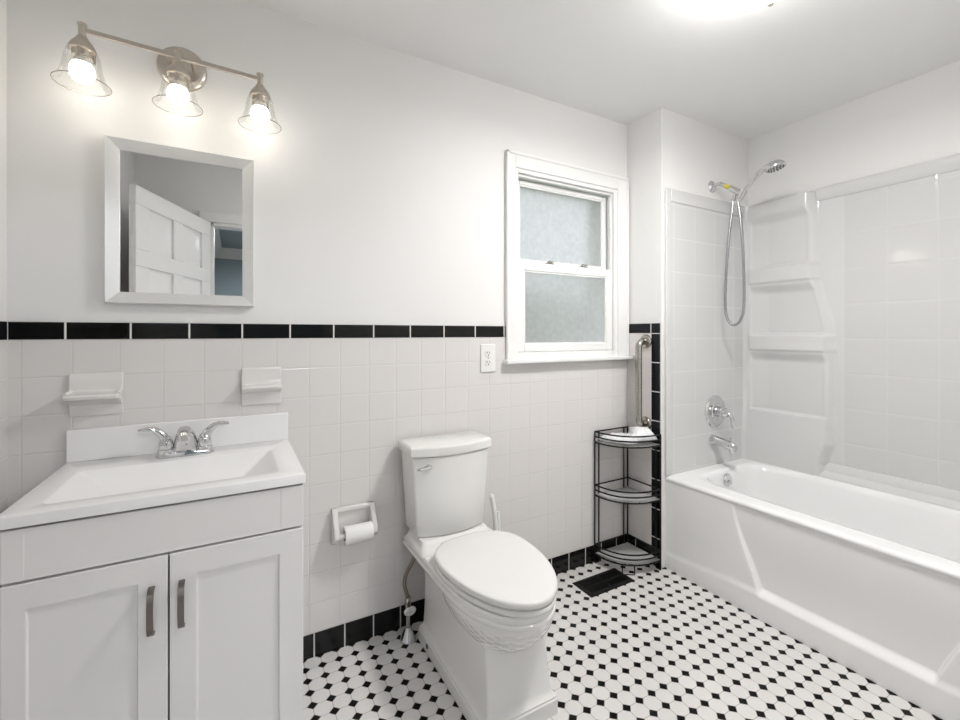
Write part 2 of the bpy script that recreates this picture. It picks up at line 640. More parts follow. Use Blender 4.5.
bm = BM()
T = 0.035
door_box(bm, 0, DW, -T + 0.014, -0.014, 0.012, 2.025)
st = 0.115
mid = DW / 2
rails = [(0.012, 0.23), (0.83, 0.98), (1.60, 1.69), (1.925, 2.025)]
for b0, b1 in ((-0.015, 0.0), (-T, -T + 0.015)):
    for z0, z1 in rails:
        door_box(bm, 0, DW, b0, b1, z0, z1)
    for a0, a1 in ((0, st), (mid - 0.05, mid + 0.05), (DW - st, DW)):
        for (r0, r1), (s0, s1) in zip(rails, rails[1:]):
            door_box(bm, a0, a1, b0, b1, r1, s0)
door = struct('door_1', bm, DOORP, bevel=0.003)
for (r0, r1), (s0, s1) in zip(rails, rails[1:]):
    for a0, a1 in ((st, mid - 0.05), (mid + 0.05, DW - st)):
        bm = BM()
        for sgn in (0, 1):
            o0, o1 = (-0.0138, -0.002) if sgn == 0 else (-T + 0.0138, -T + 0.002)
            g = 0.016
            g2 = 0.045
            rr = []
            for gg, bb in ((g, o0), (g2, o1), (g2, o1)):
                rr.append([dpt(a0 + gg, bb, r1 + gg), dpt(a1 - gg, bb, r1 + gg), dpt(a1 - gg, bb, s0 - gg), dpt(a0 + gg, bb, s0 - gg)])
            R = loft(bm, rr[:2], cap=False)
            bm.faces.new(R[1])
        obj('raised_panel', bm, DOORP, door)
bm = BM()
lathe(bm, [(0.028, 0.0), (0.028, 0.006), (0.012, 0.010), (0.011, 0.03), (0.024, 0.04), (0.028, 0.052), (0.022, 0.064), (0.005, 0.068)], frame_to(dpt(DW - 0.06, 0.0, 0.95), dn), 24)
lathe(bm, [(0.028, 0.0), (0.028, 0.006), (0.012, 0.010), (0.011, 0.03), (0.024, 0.04), (0.026, 0.05), (0.005, 0.056)], frame_to(dpt(DW - 0.06, -T, 0.95), -dn), 24)
obj('door_knob', bm, NICKEL, door)

# exterior seen softly through the frosted panes
bm = BM(); add_box(bm, -6, 10, 0.3, 14, -0.6, -0.5); struct('ground_outside', bm, GROUND)
bm = BM(); add_box(bm, -3, 9, 6.5, 7.2, -0.5, 2.3)
hd = obj('garden_hedge', bm, HEDGE, None, 0.2)
hd['kind'] = 'structure'

# ------------------------------------------------------------------ window
bm = BM()
for a0, a1, z0, z1 in ((1.137, 1.190, 1.118, 2.127), (1.880, 1.962, 1.118, 2.127), (1.190, 1.880, 2.052, 2.127)):
    add_box(bm, a0, a1, -0.012, P0 + 0.001, z0, z1)
for a0, a1, z0, z1 in ((1.137, 1.152, 1.118, 2.127), (1.950, 1.962, 1.118, 2.127), (1.137, 1.962, 2.112, 2.127)):
    add_box(bm, a0, a1, -0.017, -0.011, z0, z1)
win = struct('window_1', bm, TRIM, bevel=0.003)
bm = BM()        # stool
add_box(bm, 1.122, 1.9645, -0.045, 0.020, 1.098, 1.118)
obj('window_stool', bm, TRIM, win, 0.005, 3)
bm = BM()        # jamb liner: frame between casing and sashes, and outer frame
for a0, a1, y0, y1, z0, z1 in ((1.183, 1.210, -0.004, 0.16, 1.112, 2.058), (1.857, 1.886, -0.004, 0.16, 1.112, 2.058),
                               (1.210, 1.857, -0.004, 0.16, 2.032, 2.058), (1.210, 1.857, 0.0, 0.16, 1.112, 1.150)):
    add_box(bm, a0, a1, y0, y1, z0, z1)
# parting stops
for a0, a1, z0, z1 in ((1.210, 1.222, 1.60, 2.032), (1.846, 1.857, 1.60, 2.032), (1.222, 1.846, 2.020, 2.032)):
    add_box(bm, a0, a1, 0.012, 0.034, z0, z1)
# exterior brick mould
for a0, a1, z0, z1 in ((1.12, 1.222, 1.05, 2.12), (1.846, 1.97, 1.05, 2.12), (1.12, 1.97, 2.03, 2.12), (1.12, 1.97, 1.05, 1.15)):
    add_box(bm, a0, a1, 0.15, 0.20, z0, z1)
obj('window_frame', bm, TRIM, win, 0.002)


def sash(name, x0, x1, z0, z1, y0, y1, st_, top, bot):
    bm = BM()
    add_box(bm, x0, x0 + st_, y0, y1, z0, z1)
    add_box(bm, x1 - st_, x1, y0, y1, z0, z1)
    add_box(bm, x0 + st_, x1 - st_, y0, y1, z1 - top, z1)
    add_box(bm, x0 + st_, x1 - st_, y0, y1, z0, z0 + bot)
    o = obj(name, bm, TRIM, win, 0.004)
    bm = BM()      # glazing bead
    gx0, gx1, gz0, gz1 = x0 + st_, x1 - st_, z0 + bot, z1 - top
    for b in ((gx0, gx0 + 0.007), (gx1 - 0.007, gx1)):
        add_box(bm, b[0], b[1], y0 + 0.004, y0 + 0.012, gz0, gz1)
    for b in ((gz0, gz0 + 0.007), (gz1 - 0.007, gz1)):
        add_box(bm, gx0 + 0.007, gx1 - 0.007, y0 + 0.004, y0 + 0.012, b[0], b[1])
    obj('glazing_bead', bm, TRIM, o)
    bm = BM()
    ym = y0 + 0.0135
    add_box(bm, gx0 - 0.003, gx1 + 0.003, ym, ym + 0.003, gz0 - 0.003, gz1 + 0.003)
    obj('frosted_pane', bm, FROST, o)
    return o


sash('upper_sash', 1.223, 1.845, 1.575, 2.019, 0.046, 0.074, 0.026, 0.024, 0.040)
low = sash('lower_sash', 1.211, 1.856, 1.151, 1.600, 0.008, 0.036, 0.044, 0.042, 0.040)
for lx in (1.42, 1.65):
    bm = BM()
    add_box(bm, lx - 0.022, lx + 0.022, 0.010, 0.034, 1.600, 1.606)
    lathe(bm, [(0.011, 0), (0.011, 0.008), (0.007, 0.012)], Matrix.Translation((lx, 0.022, 1.606)), 16)
    tube(bm, [(lx, 0.022, 1.612), (lx + 0.018, 0.016, 1.614), (lx + 0.026, 0.012, 1.613)], [0.005, 0.0045, 0.003], 8)
    obj('sash_lock', bm, STEEL, low)
bm = BM(); add_box(bm, 1.838, 1.852, 0.010, 0.030, 1.83, 2.0)
obj('balance_cover', bm, TRIM, win, 0.002)

# ------------------------------------------------------------------ vanity cabinet
van = thing('bathroom_vanity', (-0.137, -0.24, 0), 'white two-door shaker vanity cabinet standing under the sink top', 'vanity cabinet')
CX0, CX1, CYF = -0.440, 0.168, -0.452
bm = BM()
add_box(bm, CX0, CX0 + 0.016, CYF, -0.004, 0.0, 0.8245)
add_box(bm, CX1 - 0.016, CX1, CYF, -0.004, 0.0, 0.8245)
add_box(bm, CX0 + 0.016, CX1 - 0.016, CYF + 0.05, CYF + 0.066, 0.0, 0.09)
add_box(bm, CX0 + 0.016, CX1 - 0.016, CYF, -0.010, 0.09, 0.106)
add_box(bm, CX0 + 0.016, CX1 - 0.016, -0.016, -0.006, 0.106, 0.8245)
add_box(bm, CX0 + 0.016, CX1 - 0.016, CYF, CYF + 0.02, 0.69, 0.72)
obj('carcass', bm, CAB, van, 0.001)


def shaker(name, x0, x1, z0, z1, l, r, t, b, yf, yb, rec=0.007, sl=0.003):
    bm = BM()
    def R(i0, i1, k0, k1, y): return [(i0, y, k0), (i1, y, k0), (i1, y, k1), (i0, y, k1)]
    px0, px1, pz0, pz1 = x0 + l, x1 - r, z0 + b, z1 - t
    e = 0.0015
    loft(bm, [R(x0, x1, z0, z1, yb), R(x0, x1, z0, z1, yf + e), R(x0 + e, x1 - e, z0 + e, z1 - e, yf), R(px0, px1, pz0, pz1, yf),
              R(px0 + sl, px1 - sl, pz0 + sl, pz1 - sl, yf + rec)])
    return obj(name, bm, CAB, van, angle=20)


YD = -0.471
shaker('false_drawer_front', -0.438, 0.167, 0.707, 0.8205, 0.036, 0.056, 0.0015, 0.0015, YD, CYF - 0.001, 0.0008, 0.002)
d1 = shaker('cabinet_door', -0.438, -0.1445, 0.098, 0.701, 0.040, 0.058, 0.056, 0.056, YD, CYF - 0.001)
d2 = shaker('cabinet_door', -0.1405, 0.167, 0.098, 0.701, 0.056, 0.060, 0.060, 0.056, YD, CYF - 0.001)
bm = BM()      # dark sheet behind the fronts: shade of the gaps given as colour
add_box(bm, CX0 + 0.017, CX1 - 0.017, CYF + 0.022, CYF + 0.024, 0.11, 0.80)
obj('gap_shade_sheet', bm, DARKGAP, van)


def pull(door_, x, z0, z1):
    bm = BM()
    prof = [(YD - 0.0005, z1), (YD - 0.014, z1 - 0.002), (YD - 0.024, z1 - 0.012), (YD - 0.029, z1 - 0.030), (YD - 0.030, (z0 + z1) / 2),
            (YD - 0.029, z0 + 0.030), (YD - 0.024, z0 + 0.012), (YD - 0.014, z0 + 0.002), (YD - 0.0005, z0)]
    pts = spline([(0, y, z) for y, z in prof], 4)
    rings = []
    for i, p in enumerate(pts):
        t = (pts[min(i + 1, len(pts) - 1)] - pts[max(i - 1, 0)]).normalized()
        nrm = Vector((1, 0, 0)).cross(t) * 0.0028
        rings.append([Vector((x - 0.0068, p.y, p.z)) + nrm, Vector((x + 0.0068, p.y, p.z)) + nrm,
                      Vector((x + 0.0068, p.y, p.z)) - nrm, Vector((x - 0.0068, p.y, p.z)) - nrm])
    loft(bm, rings)
    obj('bar_pull', bm, PULLM, door_, 0.0008)


pull(d1, -0.176, 0.521, 0.630)
pull(d2, -0.115, 0.521, 0.630)

# ------------------------------------------------------------------ vanity top with basin
top = thing('washbasin', (-0.137, -0.24, 0.822), 'glossy white vanity top with integral basin and backsplash', 'sink')
TX0, TX1, TY0, TY1, TZ0, TZ1 = -0.447, 0.173, -0.476, -0.003, 0.8265, 0.8535
bm = BM()


def rrect(x0, x1, y0, y1, z, r=0.012, k=4):
    out = []
    for cx_, cy_, a0 in ((x1 - r, y1 - r, 0), (x0 + r, y1 - r, PI / 2), (x0 + r, y0 + r, PI), (x1 - r, y0 + r, 1.5 * PI)):
        for i in range(k + 1):
            a = a0 + PI / 2 * i / k
            out.append((cx_ + r * math.cos(a), cy_ + r * math.sin(a), z))
    return out


rings = [rrect(TX0, TX1, TY0, TY1, TZ0, 0.003), rrect(TX0, TX1, TY0, TY1, TZ1 - 0.004, 0.003),
         rrect(TX0 + 0.0012, TX1 - 0.0012, TY0 + 0.0012, TY1, TZ1 - 0.0012, 0.003),
         rrect(TX0 + 0.004, TX1 - 0.004, TY0 + 0.004, TY1 - 0.001, TZ1, 0.003),
         rrect(-0.392, 0.112, -0.424, -0.142, TZ1, 0.020), rrect(-0.387, 0.107, -0.419, -0.147, TZ1 - 0.002, 0.016),
         rrect(-0.380, 0.100, -0.414, -0.151, TZ1 - 0.008, 0.013),
         rrect(-0.306, 0.034, -0.400, -0.212, 0.802, 0.012), rrect(-0.296, 0.024, -0.392, -0.220, 0.797, 0.010),
         rrect(-0.20, -0.08, -0.34, -0.26, 0.793, 0.010)]
R = loft(bm, rings, cap=False)
bm.faces.new(R[-1])
obj('countertop', bm, CULT, top, angle=50)
bm = BM(); add_box(bm, TX0 + 0.001, TX1 - 0.001, -0.021, -0.003, TZ1 - 0.001, 0.951)
obj('backsplash', bm, CULT, top, 0.0025)
bm = BM(); lathe(bm, [(0.001, 0.0035), (0.012, 0.004), (0.021, 0.003), (0.0215, 0.0)], Matrix.Translation((-0.14, -0.30, 0.7932)), 24)
obj('drain', bm, CHROME, top)

# ------------------------------------------------------------------ faucet
fau = thing('sink_faucet', (-0.139, -0.086, TZ1), 'chrome two-handle sink faucet standing behind the basin', 'faucet')
FZ = TZ1 + 0.0003
bm = BM()
rr = []
for z, s in ((FZ, 1.0), (FZ + 0.008, 1.0), (FZ + 0.013, 0.93)):
    rr.append([(-0.139 + (0.052 if math.cos(a) > 0 else -0.052) * 1 + 0.027 * s * math.cos(a), -0.086 + 0.027 * s * math.sin(a), z) for a in [2 * PI * k / 32 for k in range(32)]])
loft(bm, rr)
obj('base_plate', bm, CHROME, fau)
bm = BM()         # spout: swept, wide at the foot
path = [((-0.078), FZ + 0.004, 0.040, 0.022), (-0.080, FZ + 0.030, 0.035, 0.021), (-0.086, FZ + 0.060, 0.028, 0.018), (-0.100, FZ + 0.078, 0.021, 0.014),
        (-0.122, FZ + 0.086, 0.019, 0.012), (-0.146, FZ + 0.082, 0.018, 0.011), (-0.166, FZ + 0.070, 0.017, 0.010), (-0.176, FZ + 0.058, 0.016, 0.010)]
rings = []
for i, (y, z, hw, th) in enumerate(path):
    a, b = path[max(i - 1, 0)], path[min(i + 1, len(path) - 1)]
    t = Vector((0, b[0] - a[0], b[1] - a[1])).normalized()
    nn = Vector((1, 0, 0)).cross(t)
    rings.append([Vector((-0.139, y, z)) + Vector((1, 0, 0)) * hw * math.copysign(abs(math.cos(q)) ** 0.8, math.cos(q)) + nn * th * math.sin(q) for q in [2 * PI * k / 24 for k in range(24)]])
loft(bm, rings)
obj('spout', bm, CHROME, fau)
for sx in (-1, 1):
    hx_ = -0.139 + sx * 0.052
    bm = BM()
    lathe(bm, [(0.0235, 0.010), (0.0225, 0.024), (0.0195, 0.026), (0.0195, 0.028), (0.0205, 0.030), (0.0185, 0.048), (0.013, 0.062), (0.004, 0.068)], Matrix.Translation((hx_, -0.086, FZ)), 24)
    pts = spline([(hx_ - sx * 0.002, -0.086, FZ + 0.045), (hx_ + sx * 0.010, -0.086, FZ + 0.070), (hx_ + sx * 0.030, -0.088, FZ + 0.088), (hx_ + sx * 0.052, -0.091, FZ + 0.092), (hx_ + sx * 0.070, -0.093, FZ + 0.091)], 5)
    rings = []
    for i, p in enumerate(pts):
        t = (pts[min(i + 1, len(pts) - 1)] - pts[max(i - 1, 0)]).normalized()
        f = i / (len(pts) - 1)
        w = 0.013 * (1 - f) + 0.010 * f
        th = 0.011 * (1 - f) ** 1.2 + 0.0042
        if i == len(pts) - 1:
            w *= 0.5; th *= 0.5
        nn = t.cross(Vector((0, 1, 0)))
        rings.append([p + Vector((0, 1, 0)) * w * math.cos(q) + nn * th * math.sin(q) for q in [2 * PI * k / 16 for k in range(16)]])
    loft(bm, rings)
    obj('faucet_handle', bm, CHROME, fau)

# ------------------------------------------------------------------ mirror
mir = thing('wall_mirror', (-0.148, 0.004, 1.34), 'rectangular wall mirror in a mitred silver frame above the sink', 'mirror')
mx0, mx1, mz0, mz1 = -0.356, 0.060, 1.340, 1.864


def rect_ring(x0, x1, z0, z1, y):
    return [(x0, y, z0), (x1, y, z0), (x1, y, z1), (x0, y, z1)]


bm = BM()
fw = 0.037
loft(bm, [rect_ring(mx0, mx1, mz0, mz1, 0.004), rect_ring(mx0, mx1, mz0, mz1, -0.024), rect_ring(mx0 + 0.003, mx1 - 0.003, mz0 + 0.003, mz1 - 0.003, -0.027),
          rect_ring(mx0 + fw - 0.003, mx1 - fw + 0.003, mz0 + fw - 0.003, mz1 - fw + 0.003, -0.0175),
          rect_ring(mx0 + fw, mx1 - fw, mz0 + fw, mz1 - fw, -0.016), rect_ring(mx0 + fw, mx1 - fw, mz0 + fw, mz1 - fw, -0.012)], cap=False)
obj('mirror_frame', bm, MFRAME, mir, angle=15)
bm = BM(); add_box(bm, mx0 + 0.02, mx1 - 0.02, -0.0125, -0.009, mz0 + 0.02, mz1 - 0.02)
obj('mirror_glass', bm, MIRROR, mir)

# ------------------------------------------------------------------ vanity light
vl = thing('vanity_light', (-0.154, 0.004, 2.143), 'brushed nickel three-light bar fixture with clear glass bells above the mirror', 'wall light')
Mb = frame_to((-0.155, P0, 2.137), (0, -1, 0))
bm = BM()
lathe(bm, [(0.071, 0.0), (0.071, 0.012), (0.066, 0.018), (0.060, 0.020), (0.056, 0.027), (0.04, 0.029), (0.002, 0.030)], Mb, 40)
obj('backplate', bm, NICKEL, vl)
BY, BZL, BZR = -0.108, 2.127, 2.114
BX0, BX1 = -0.388, 0.075


def bar_z(x):
    return BZL + (BZR - BZL) * (x - BX0) / (BX1 - BX0)


bm = BM()
rings = []
for x in (BX0, BX1):
    z = bar_z(x)
    rings.append([(x, BY - 0.0055, z - 0.0065), (x, BY + 0.0055, z - 0.0065), (x, BY + 0.0055, z + 0.0065), (x, BY - 0.0055, z + 0.0065)])
loft(bm, rings)
obj('crossbar', bm, NICKEL, vl, 0.001)
for ax in (-0.185, -0.120):
    bm = BM()
    tube(bm, [(ax, -0.022, 2.128), (ax, -0.06, 2.129), (ax, BY + 0.004, bar_z(ax))], 0.0065, 12)
    obj('support_arm', bm, NICKEL, vl)
for lx in (BX0, -0.157, BX1):
    z0 = bar_z(lx)
    M = Matrix.Translation((lx, BY, z0))
    bm = BM()
    lathe(bm, [(0.0005, 0.0185), (0.0115, 0.018), (0.012, 0.014), (0.0095, 0.012), (0.0095, -0.018), (0.012, -0.020), (0.016, -0.028), (0.026, -0.042), (0.031, -0.052), (0.0315, -0.060),
               (0.029, -0.062), (0.024, -0.062), (0.0235, -0.078), (0.018, -0.080), (0.0005, -0.080)], M, 28)
    lh = obj('lamp_holder', bm, NICKEL, vl)
    for q in (0.4, 2.5, 4.6):
        bm = BM()
        c, s = math.cos(q), math.sin(q)
        tube(bm, [(lx + 0.027 * c, BY + 0.027 * s, z0 - 0.062), (lx + 0.027 * c, BY + 0.027 * s, z0 - 0.088)], 0.003, 8)
        obj('shade_clip', bm, NICKEL, lh)
    bm = BM()
    loft(bm, [[(lx + r * math.cos(2 * PI * k / 40), BY + r * math.sin(2 * PI * k / 40), z0 + h) for k in range(40)] for r, h in
              [(0.0305, -0.052), (0.035, -0.060), (0.0395, -0.075), (0.043, -0.095), (0.0465, -0.115), (0.0515, -0.133), (0.058, -0.147), (0.066, -0.157)]], cap=False)
    obj('glass_shade', bm, GLASS, lh, angle=80)
    bm = BM()
    tube(bm, [(lx + 0.066 * math.cos(2 * PI * k / 40), BY + 0.066 * math.sin(2 * PI * k / 40), z0 - 0.157) for k in range(40)], 0.0012, 6, closed=True)
    obj('shade_rim', bm, simple('glass_rim', (0.42, 0.39, 0.35), 0.1, 0.6), lh)
    bm = BM()
    lathe(bm, [(0.0235, -0.100), (0.0275, -0.108), (0.0295, -0.120), (0.0285, -0.132), (0.023, -0.144), (0.013, -0.151), (0.0005, -0.153)], M, 28)
    bo = obj('light_bulb', bm, BULB, lh)
    bm = BM()
    lathe(bm, [(0.014, -0.078), (0.017, -0.086), (0.0235, -0.099), (0.0005, -0.0995)], M, 28)
    obj('bulb_neck', bm, simple('bulb_neck_white', (0.85, 0.83, 0.79), 0.4), lh)
    point_light('bulb_light', (lx, BY, z0 - 0.185), VAN_W, 0.03, (1.0, 0.90, 0.76))

# ------------------------------------------------------------------ ceramic wall accessories
soap = thing('soap_dish', (-0.377, 0.0, 1.0), 'white ceramic soap dish with projecting tray on the tile left of the faucet', 'soap dish')
bm = BM()
x0, x1 = -0.442, -0.311
rings = []
prof = [(0.0, 1.121), (-0.006, 1.121), (-0.010, 1.115), (-0.011, 1.085), (-0.016, 1.068), (-0.060, 1.056), (-0.078, 1.062), (-0.083, 1.056), (-0.078, 1.047), (-0.04, 1.038), (-0.012, 1.022), (-0.009, 0.995), (-0.005, 0.988), (0.0, 0.988)]
for x in (x0, x0 + 0.004, x1 - 0.004, x1):
    k = 1.0 if x0 + 0.002 < x < x1 - 0.002 else 0.85
    rings.append([(x, y * k if y < -0.02 else y, z) for y, z in prof])
loft(bm, rings)
obj('tray', bm, CERTILE, soap, 0.002)
for sx in (x0 + 0.006, x1 - 0.006):
    bm = BM()
    tube(bm, [(sx, -0.012, 1.066), (sx, -0.04, 1.064), (sx, -0.07, 1.062)], 0.006, 8)
    obj('tray_lip', bm, CERTILE, soap)

cup = thing('tumbler_holder', (0.084, 0.0, 0.98), 'white ceramic tile shelf holder on the wall right of the faucet', 'tumbler holder')
bm = BM()
x0, x1 = 0.020, 0.149
prof = [(0.0, 1.121), (-0.005, 1.121), (-0.010, 1.116), (-0.010, 1.075), (-0.014, 1.062), (-0.048, 1.058), (-0.052, 1.051), (-0.046, 1.043), (-0.014, 1.030), (-0.010, 1.020), (-0.010, 0.990), (-0.005, 0.984), (0.0, 0.984)]
loft(bm, [[(x, y, z) for y, z in prof] for x in (x0, x1)])
obj('holder_body', bm, CERTILE, cup, 0.0025)

# ------------------------------------------------------------------ outlet
out = thing('electrical_outlet', (1.038, 0.0, 1.128), 'white double electrical outlet beside the window', 'outlet')
bm = BM(); add_box(bm, 0.998, 1.078, -0.006, 0.0, 1.062, 1.194)
obj('cover_plate', bm, OUTM, out, 0.003)
for zc in (1.106, 1.150):
    bm = BM()
    loft(bm, [[(1.038 + 0.017 * math.cos(a), y, zc + max(-0.0145, min(0.0145, 0.019 * math.sin(a)))) for a in [2 * PI * k / 24 for k in range(24)]] for y in (-0.0055, -0.0085)])
    rc = obj('receptacle', bm, OUTM, out)
    bm = BM()
    for dx in (-0.007, 0.006):
        add_box(bm, 1.038 + dx - 0.0012, 1.038 + dx + 0.0012, -0.0092, -0.0083, zc, zc + 0.009)
    lathe(bm, [(0.003, 0), (0.003, 0.0007)], frame_to((1.038, -0.0084, zc - 0.007), (0, -1, 0)), 12)
    obj('socket_slots', bm, RUBBER, rc)
bm = BM(); lathe(bm, [(0.003, 0), (0.002, 0.001)], frame_to((1.038, -0.006, 1.128), (0, -1, 0)), 12)
obj('plate_screw', bm, STEEL, out)

# ------------------------------------------------------------------ toilet paper
tph = thing('toilet_paper_holder', (0.42, 0.0, 0.42), 'white ceramic toilet paper holder on the tile between vanity and toilet', 'paper holder')
bm = BM()
add_box(bm, 0.329, 0.494, -0.006, 0.0, 0.418, 0.556)
add_box(bm, 0.329, 0.494, -0.020, -0.004, 0.542, 0.559)
obj('back_plate', bm, CERTILE, tph, 0.003)
side = [(0.0, 0.559), (-0.018, 0.559), (-0.070, 0.478), (-0.072, 0.460), (-0.060, 0.444), (-0.010, 0.418), (0.0, 0.418)]
for x0 in (0.329, 0.476):
    bm = BM()
    loft(bm, [[(x, y, z) for y, z in side] for x in (x0, x0 + 0.020)])
    obj('side_arm', bm, CERTILE, tph, 0.004)
bm = BM(); tube(bm, [(0.347, -0.056, 0.464), (0.478, -0.056, 0.464)], 0.0105, 16)
obj('roller', bm, OUTM, tph)
tpr = thing('toilet_paper_roll', (0.432, -0.056, 0.462), 'small white toilet paper roll on the ceramic holder', 'toilet paper')
bm = BM()
Mx = frame_to((0.368, -0.056, 0.464), (1, 0, 0))
loft(bm, [[Mx @ Vector((r * math.cos(2 * PI * k / 36), r * math.sin(2 * PI * k / 36), h)) for k in range(36)] for r, h in
          ((0.0175, 0.0), (0.0335, 0.0), (0.034, 0.001), (0.034, 0.1055), (0.0335, 0.1065), (0.0175, 0.1065))], cap=False)
obj('paper', bm, PAPER, tpr)
bm = BM()
loft(bm, [[Mx @ Vector((r * math.cos(2 * PI * k / 28), r * math.sin(2 * PI * k / 28), h)) for k in range(28)] for r, h in ((0.0178, 0.0005), (0.0178, 0.106))], cap=False)
obj('cardboard_core', bm, CARD, tpr)

# ------------------------------------------------------------------ toilet
TC = 0.790
toi = thing('toilet', (TC, -0.37, 0), 'white two-piece toilet with closed lid and basketweave bowl', 'toilet')


def tank_ring(hw, yb, yc, yf, z, n=10):
    """flat back yb, side corners at yc, bowed front out to yf"""
    r = []
    for i in range(2 * n + 1):
        t = -1 + i / n
        r.append((TC - 0.014 + hw * t, yc + (yf - yc) * (1 - t * t), z))
    r.append((TC - 0.014 + hw, yc + 0.012, z))
    r.append((TC - 0.014 + hw, yb, z))
    r.append((TC - 0.014 - hw, yb, z))
    r.append((TC - 0.014 - hw, yc + 0.012, z))
    return r


bm = BM()
loft(bm, [tank_ring(0.147, -0.035, -0.158, -0.192, 0.4385), tank_ring(0.152, -0.03, -0.161, -0.197, 0.445), tank_ring(0.163, -0.028, -0.164, -0.200, 0.62), tank_ring(0.171, -0.026, -0.166, -0.203, 0.757)])
obj('tank', bm, CERAM, toi, 0.006, 3, angle=50)
bm = BM()
loft(bm, [tank_ring(0.172, -0.026, -0.166, -0.203, 0.7598), tank_ring(0.180, -0.022, -0.172, -0.209, 0.761), tank_ring(0.182, -0.020, -0.174, -0.211, 0.765), tank_ring(0.181, -0.020, -0.173, -0.210, 0.793),
          tank_ring(0.176, -0.024, -0.168, -0.205, 0.8005), tank_ring(0.172, -0.027, -0.164, -0.200, 0.8015)])
obj('tank_lid', bm, CERAM, toi, 0.0015, 2, angle=30)
bm = BM()
Ml = frame_to((0.662, -0.178, 0.722), (0, -1, 0))
lathe(bm, [(0.013, 0.0), (0.013, 0.004), (0.009, 0.007), (0.008, 0.014), (0.010, 0.017), (0.009, 0.022), (0.0005, 0.023)], Ml, 20)
tube(bm, [(0.662, -0.198, 0.722), (0.645, -0.199, 0.721), (0.620, -0.197, 0.718), (0.612, -0.196, 0.718)], [0.007, 0.0062, 0.0062, 0.004], 10)
obj('flush_lever', bm, CHROME, toi)


def egg(hw, yb, yf, z, e=2.2, n=48, yc=None, taper=0.0):
    """superellipse plan, back at yb, front at yf"""
    c = (yb + yf) / 2 if yc is None else yc
    r = []
    for k in range(n):
        a = 2 * PI * k / n
        cx_, sy_ = math.cos(a), math.sin(a)
        X = hw * math.copysign(abs(cx_) ** (2 / e), cx_)
        Yl = (yb - c) if sy_ > 0 else (c - yf)
        Y = c + Yl * math.copysign(abs(sy_) ** (2 / e), sy_)
        r.append((TC + X, Y, z))
    return r


bm = BM()
# pedestal with a stepped plinth
ped = [(0.000, 0.139, -0.098, -0.655, 0.010), (0.046, 0.139, -0.098, -0.655, 0.010), (0.050, 0.136, -0.101, -0.652, 0.010), (0.056, 0.136, -0.101, -0.652, 0.010), (0.066, 0.126, -0.110, -0.641, 0.010),
       (0.080, 0.122, -0.113, -0.636, 0.010), (0.15, 0.1175, -0.114, -0.628, 0.010), (0.24, 0.116, -0.112, -0.622, 0.012), (0.31, 0.117, -0.108, -0.622, 0.016), (0.37, 0.119, -0.10, -0.630, 0.02)]
loft(bm, [rrect(TC - hw, TC + hw, yf, yb, z, rr_, 4) for z, hw, yb, yf, rr_ in ped])
# bowl bulge with the basketweave
bwl = [(0.222, 0.070, -0.34, -0.580, 2.2), (0.243, 0.108, -0.30, -0.636, 2.2), (0.265, 0.130, -0.285, -0.668, 2.2), (0.292, 0.148, -0.27, -0.692, 2.25), (0.320, 0.161, -0.26, -0.708, 2.3), (0.352, 0.169, -0.25, -0.718, 2.3), (0.370, 0.168, -0.25, -0.716, 2.3)]
loft(bm, [egg(hw, yb, yf, z, e, 64, yc=-0.46) for z, hw, yb, yf, e in bwl])
bowl = obj('bowl', bm, CHINAW, toi, angle=32)


def dshape(hw, yb, yf, z, yc=-0.43, n=28, e=2.15):
    """straight sides from the back, rounded front: plan of the toilet rim and deck"""
    out = [(TC + hw, yb, z), (TC + hw, (yb + yc) / 2, z)]
    for k in range(2 * n + 1):
        a = PI * k / (2 * n)
        c, s_ = math.cos(a), math.sin(a)
        out.append((TC + hw * math.copysign(abs(c) ** (2 / e), c), yc + (yf - yc) * abs(s_) ** (2 / e), z))
    out += [(TC - hw, (yb + yc) / 2, z), (TC - hw, yb, z)]
    return out


bm = BM()
loft(bm, [dshape(h_, yb_, yf_, z) for h_, yb_, yf_, z in ((0.150, -0.055, -0.700, 0.346), (0.163, -0.045, -0.715, 0.352), (0.168, -0.040, -0.720, 0.360), (0.176, -0.033, -0.730, 0.366), (0.178, -0.031, -0.732, 0.372), (0.177, -0.032, -0.731, 0.379),
          (0.172, -0.036, -0.726, 0.382), (0.173, -0.035, -0.727, 0.387), (0.174, -0.034, -0.728, 0.397), (0.170, -0.038, -0.724, 0.4025))])
obj('rim', bm, CERAM, toi, angle=40)
bm = BM()


def riser(hw, yb, yf, z):
    c = TC - 0.012
    return rrect(c - hw, c + hw, yf, yb, z, 0.02, 5)


loft(bm, [riser(0.165, -0.036, -0.252, 0.400), riser(0.164, -0.036, -0.250, 0.406), riser(0.155, -0.037, -0.232, 0.414), riser(0.149, -0.038, -0.214, 0.424), riser(0.146, -0.038, -0.202, 0.4375)])
obj('tank_deck', bm, CERAM, toi, angle=50)


def seat_egg(s, z, yb=-0.240, yf=-0.738, hw=0.183):
    z = z + 0.004
    c = -0.415
    out = []
    for k in range(72):
        a = 2 * PI * k / 72
        cx_, sy_ = math.cos(a), math.sin(a)
        e = 2.0 if sy_ < 0 else 2.6
        X = hw * math.copysign(abs(cx_) ** (2 / e), cx_)
        Yl = (yb - c) if sy_ > 0 else (c - yf)
        Y = Yl * math.copysign(abs(sy_) ** (2 / e), sy_)
        out.append((TC + 0.008 + X * s, c + Y * s, z))
    return out


